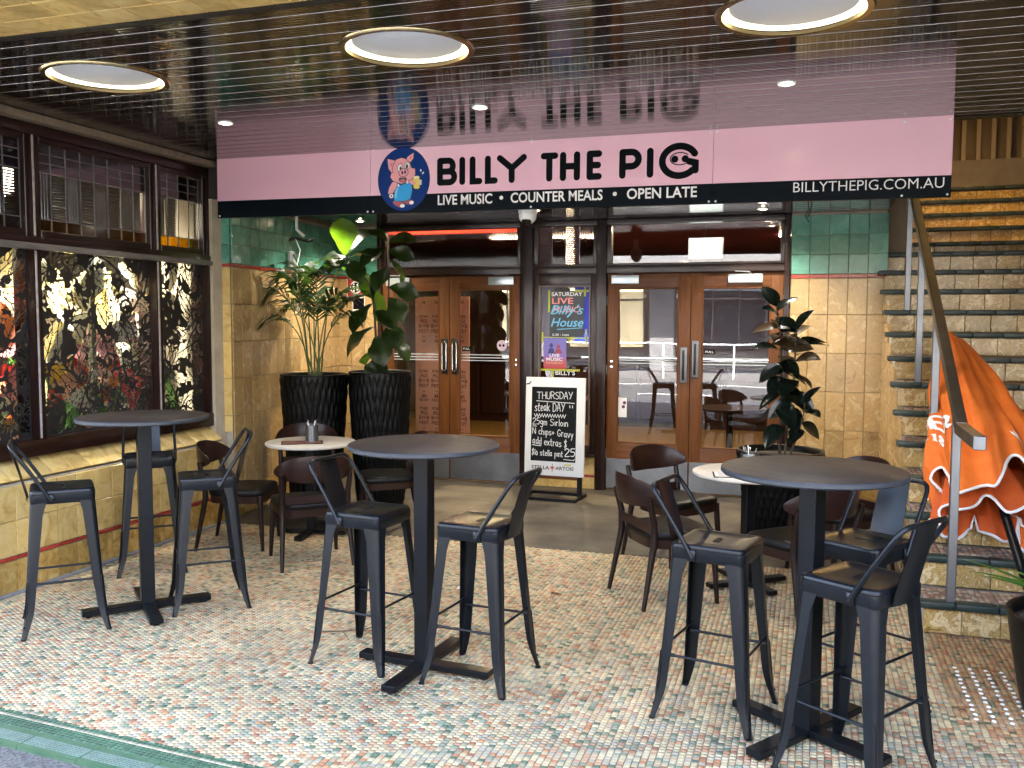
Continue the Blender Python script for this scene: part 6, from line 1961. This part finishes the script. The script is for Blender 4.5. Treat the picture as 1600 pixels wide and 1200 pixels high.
# inner layers of cloth crumpled inside the hem
def inner(u, v):
    a = 2 * PI * u
    s_ = .295 + .16 * v + .025 * math.cos(a * 7)
    r = .25 - .10 * v + .035 * math.cos(a * 11) + .03 * math.sin(a * 6 + 1)
    p = A0 + ax * AL * s_ + sx_ * (math.cos(a) * r * 1.1 - .04) + uz_ * (math.sin(a) * r * .55 - .06)
    p.z = max(p.z, stair_top(p.y + .04) + .014)
    return p
b = MB(); b.grid(lambda u, v: inner(u, v), 96, 6, wrap=True)
b.build('inner_cloth', mat('orange_underside', (.50, .075, .008), .8, c2=(.60, .10, .01), ns=9, per=False), um, smooth=70)
MB().tube([inner(k / 96, 0) for k in range(96)], .008, 5, True).build('hem_piping', TRIM, um, smooth=70)
MB().tube([canopy(k / 192, 0, .004) for k in range(192)], .0085, 6, True).build('hem_piping', TRIM, um, smooth=70)
b = MB(); b.tube([canopy(.58 + .14 * t, .10 + .10 * math.sin(t * 5), .006) for t in [k / 20 for k in range(21)]], .006, 5); b.build('hem_piping', TRIM, um, smooth=70)
MB().tube([A1 - ax * .03, A1 + ax * .04], [.05, .03], 12).build('tip_cap', ORG, um, smooth=60)
# white print that lies on the canvas: what the folds leave of it
def on_canvas(lst, u0, v0, k, w, rot=0, ku=.62):
    """flat ribbons in the (u, v) frame of the canvas; k: size of one letter unit, about 1.5 m to the unit"""
    b = MB()
    cr, sr = math.cos(rot), math.sin(rot)
    for n_, st in enumerate(lst):
        pts = []
        for i in range(len(st) - 1):
            for q in range(6):
                t = q / 6; pts.append((st[i][0] * (1 - t) + st[i + 1][0] * t, st[i][1] * (1 - t) + st[i + 1][1] * t))
        pts.append(st[-1])
        uv = [Vector((u0 - (x * cr - y * sr) * k * ku, v0 + (x * sr + y * cr) * k)) for x, y in pts]
        base = len(b.v)
        for i, p in enumerate(uv):
            d = (uv[min(i + 1, len(uv) - 1)] - uv[max(i - 1, 0)]).normalized()
            nrm = Vector((-d.y, d.x)) * w
            for q in (-1, 0, 1):
                b.v.append(tuple(canopy(p.x + nrm.x * q, p.y + nrm.y * q, .004 + .0006 * n_)))
        for i in range(len(uv) - 1):
            for q in range(2):
                b.f.append((base + i * 3 + q, base + i * 3 + q + 1, base + i * 3 + q + 4, base + i * 3 + q + 3)); b.m.append(0)
    return b
PRT = mat('white_canvas_print', (.74, .72, .68), .75)
LP = [[(0, 0), (0, 1)], [(0, 1), (.5, .95), (.6, .72), (.5, .5), (0, .45)]]
LE = [[(0, 0), (0, 1)], [(0, 1), (.6, 1)], [(0, .52), (.5, .52)], [(0, 0), (.6, 0)]]
LR = [[(0, 0), (0, 1)], [(0, 1), (.5, .95), (.6, .75), (.5, .52), (0, .48)], [(.25, .5), (.62, 0)]]
def sh(l, dx): return [[(x + dx, y) for x, y in st] for st in l]
on_canvas(sh(LP, 0) + sh(LE, .9) + sh(LR, 1.85), .498, .268, .090, .0085, .22).build('canvas_print', PRT, um)
on_canvas([[(0, .5), (.5, .5)]] + [[(.8, 0), (1.2, 0)], [(1.0, 0), (1.0, 1), (.85, .85)]] + [[(1.75, .5), (1.5, .75), (1.75, 1), (2.0, .75), (1.5, .25), (1.75, 0), (2.0, .25), (1.75, .5)]], .47, .185, .050, .0042, .22).build('canvas_print', PRT, um)
on_canvas([[(0, 0), (.5, .35), (.9, .2)], [(.1, .5), (.6, .9)]], .215, .17, .05, .007, -.4).build('canvas_print', PRT, um)
# ------------------------------------------------------------------ small things on the floor
tw = thing('twig', 'small forked black twig lying on the mosaic left of the middle bar stool', 'twig', (-2.25, 4.2, .005))
MB().tube([(-2.35, 4.10, .006), (-2.24, 4.13, .010), (-2.13, 4.24, .006)], [.004, .0035, .002], 6).tube([(-2.25, 4.13, .010), (-2.16, 4.03, .006)], [.003, .0018], 6).build('twig_stick', BARK, tw)
lf = thing('dry_leaf', 'small dry brown leaf on the mosaic behind the middle bar stools', 'leaf', (-1.35, 5.1, .004))
me = leaf_mesh('leaf', mat('dry_leaf_brown', (.16, .07, .025), .7), .08, .014, .6, .1, 5, 'egg'); o = put_leaf(me, lf, (-1.35, 5.1, .006), rad(60), 0, rad(12), 1, 'leaf_blade')
scp = thing('paper_scrap', 'small white paper scrap on the mosaic near the middle bar table', 'scrap', (-1.95, 5.05, .003))
MB().add([(-1.98, 5.03, .004), (-1.93, 5.02, .010), (-1.92, 5.06, .004), (-1.96, 5.07, .012)], [(0, 1, 2, 3)]).build('scrap_sheet', PAPER, scp)

# ------------------------------------------------------------------ the pub's own upper storeys and flanks
own = thing('pub_building', 'upper storeys and flanks of the pub building around the recess', 'building', (0, 3, 3.5))
OWN = mat('pub_render', (.34, .28, .20), .8, c2=(.42, .36, .27), ns=2, per=False)
MB().box(-14, 12, 3.2, 16, 4.3, 5.6).box(-14, 12, 2.4, 3.2, ZC + .72, 5.6).build('upper_wall', OWN, own)
MB().box(-14, -4.93, 3.76, 3.862, -.1, ZC + .7).box(2.66, 12, 2.3, 2.42, -.1, ZC + .7).box(2.62, 2.66, 2.3, 12, -.1, 4.3).box(-14, -8.72, 3.87, 16, -.1, 4.3).box(-8.72, 2.6, 15.65, 16, -.1, 4.3).build('flank_wall', OWN, own)
MB().box(-8.72, 2.6, 3.25, 6.3, 3.20, 3.3).box(-8.72, .45, 6.3, 15.65, 3.35, 3.45).build('ceiling_slab', OWN, own)
for k in range(12):
    MB().bbox(-13 + k * 2.1, -11.9 + k * 2.1, 2.37, 2.42, 4.0, 5.2, .01).build('window', mat('dark_window', (.03, .035, .04), .1) if k == 0 else MATS['dark_window'], own)

# ------------------------------------------------------------------ across the street (mirrored in the door glass)
opp = thing('stone_building', 'pale stone office building across the street, seen mirrored in the door glass', 'building', (-6, -13.2, 0))
STONE = mat('pale_stone', (.12, .125, .135), .8, c2=(.16, .165, .175), ns=1.4, per=False)
STONED = mat('dark_stone', (.14, .14, .14), .7)
LITW = emit_mat('lit_shop_window', (1.0, .84, .5), .09)
DGL = mat('office_glass', (.05, .06, .075), .06, ior=1.6)
MB().box(-45, 40, -20, -13.2, 3.6, 9.0).build('upper_wall', STONE, opp)
for k in range(22):
    MB().bbox(-45 + k * 4.0, -44.2 + k * 4.0, -13.6, -13.1, -.06, 3.62, .02).build('pier', STONE, opp)
MB().box(-45, 40, -14.2, -14.0, -.06, 3.6).build('shop_back', STONED, opp)
sw = MB().bbox(-1.3, 1.3, -.05, .05, .0, 2.2, .01).mesh('shop_window', LITW)
sd_ = MB().bbox(-1.3, 1.3, -.05, .05, .0, 2.2, .01).mesh('shop_window', DGL)
for k in range(21):
    link('shop_window', sw if k % 3 != 1 else sd_, opp, wpos(opp, (-42.6 + k * 4.0, -13.9, .7)))
    fr_ = MB()
    for dx in (-1.3, -.45, .42, 1.27): fr_.box(dx, dx + .05, -.1, -.02, .0, 2.2)
    fr_.box(-1.3, 1.32, -.1, -.02, 1.6, 1.66)
    me = fr_.mesh('shop_frame', STONED) if k == 0 else me
    o = link('shop_frame', me, opp, wpos(opp, (-42.6 + k * 4.0, -13.74, .7)))
ow = MB().bbox(-.7, .7, -.04, .04, 0, 1.7, .01).mesh('window', DGL)
os_ = MB().bbox(-.85, .85, -.12, .06, -.14, -.02, .01).mesh('window_sill', STONE)
for j in range(1):
    for k in range(30):
        link('window', ow, opp, wpos(opp, (-43 + k * 2.75, -13.17, 5.0 + j * 3.2)))
        link('window_sill', os_, opp, wpos(opp, (-43 + k * 2.75, -13.10, 5.0 + j * 3.2)))
aw = MB(); aw.box(-45, 40, -13.18, -11.4, 3.35, 3.5); aw.build('awning', STONED, opp)
blue = thing('blue_banner', 'blue advertising board across the street, mirrored in the right door', 'sign', (-6.9, -13.0, 1.6))
MB().bbox(-7.5, -6.3, -13.09, -13.03, .9, 2.9, .02).build('banner_sheet', mat('royal_blue', (.015, .05, .45), .4), blue)
lp = thing('street_lamp', 'pale grey street lamp pole at the kerb, mirrored in the left door', 'street lamp', (-5.75, -1.0, 0))
MB().tube([(-5.75, -1.0, -.06), (-5.75, -1.0, 1.2), (-5.75, -1.0, 6.5)], [.11, .09, .06], 16).build('pole', mat('galvanised_pole', (.45, .50, .54), .5), lp, smooth=50)
MB().tube([(-5.75, -1.0, 6.45), (-5.75, -1.6, 6.8), (-5.75, -2.6, 6.85)], .04, 10).build('lamp_arm', MATS['galvanised_pole'], lp, smooth=50)
MB().bbox(-5.87, -5.63, -3.1, -2.5, 6.78, 6.88, .03, 2).build('lamp_head', MATS['galvanised_pole'], lp)
rail = thing('street_rail', 'grey guard rail along the far kerb, mirrored in the glass', 'rail', (-4, -9.6, 0))
for k in range(16): MB().tube([(-18 + k * 2, -9.6, -.06), (-18 + k * 2, -9.6, .95)], .03, 8).build('rail_post', MATS['galvanised_pole'], rail)
for z in (.5, .95): MB().tube([(-18, -9.6, z), (12, -9.6, z)], .025, 8).build('rail_bar', MATS['galvanised_pole'], rail)
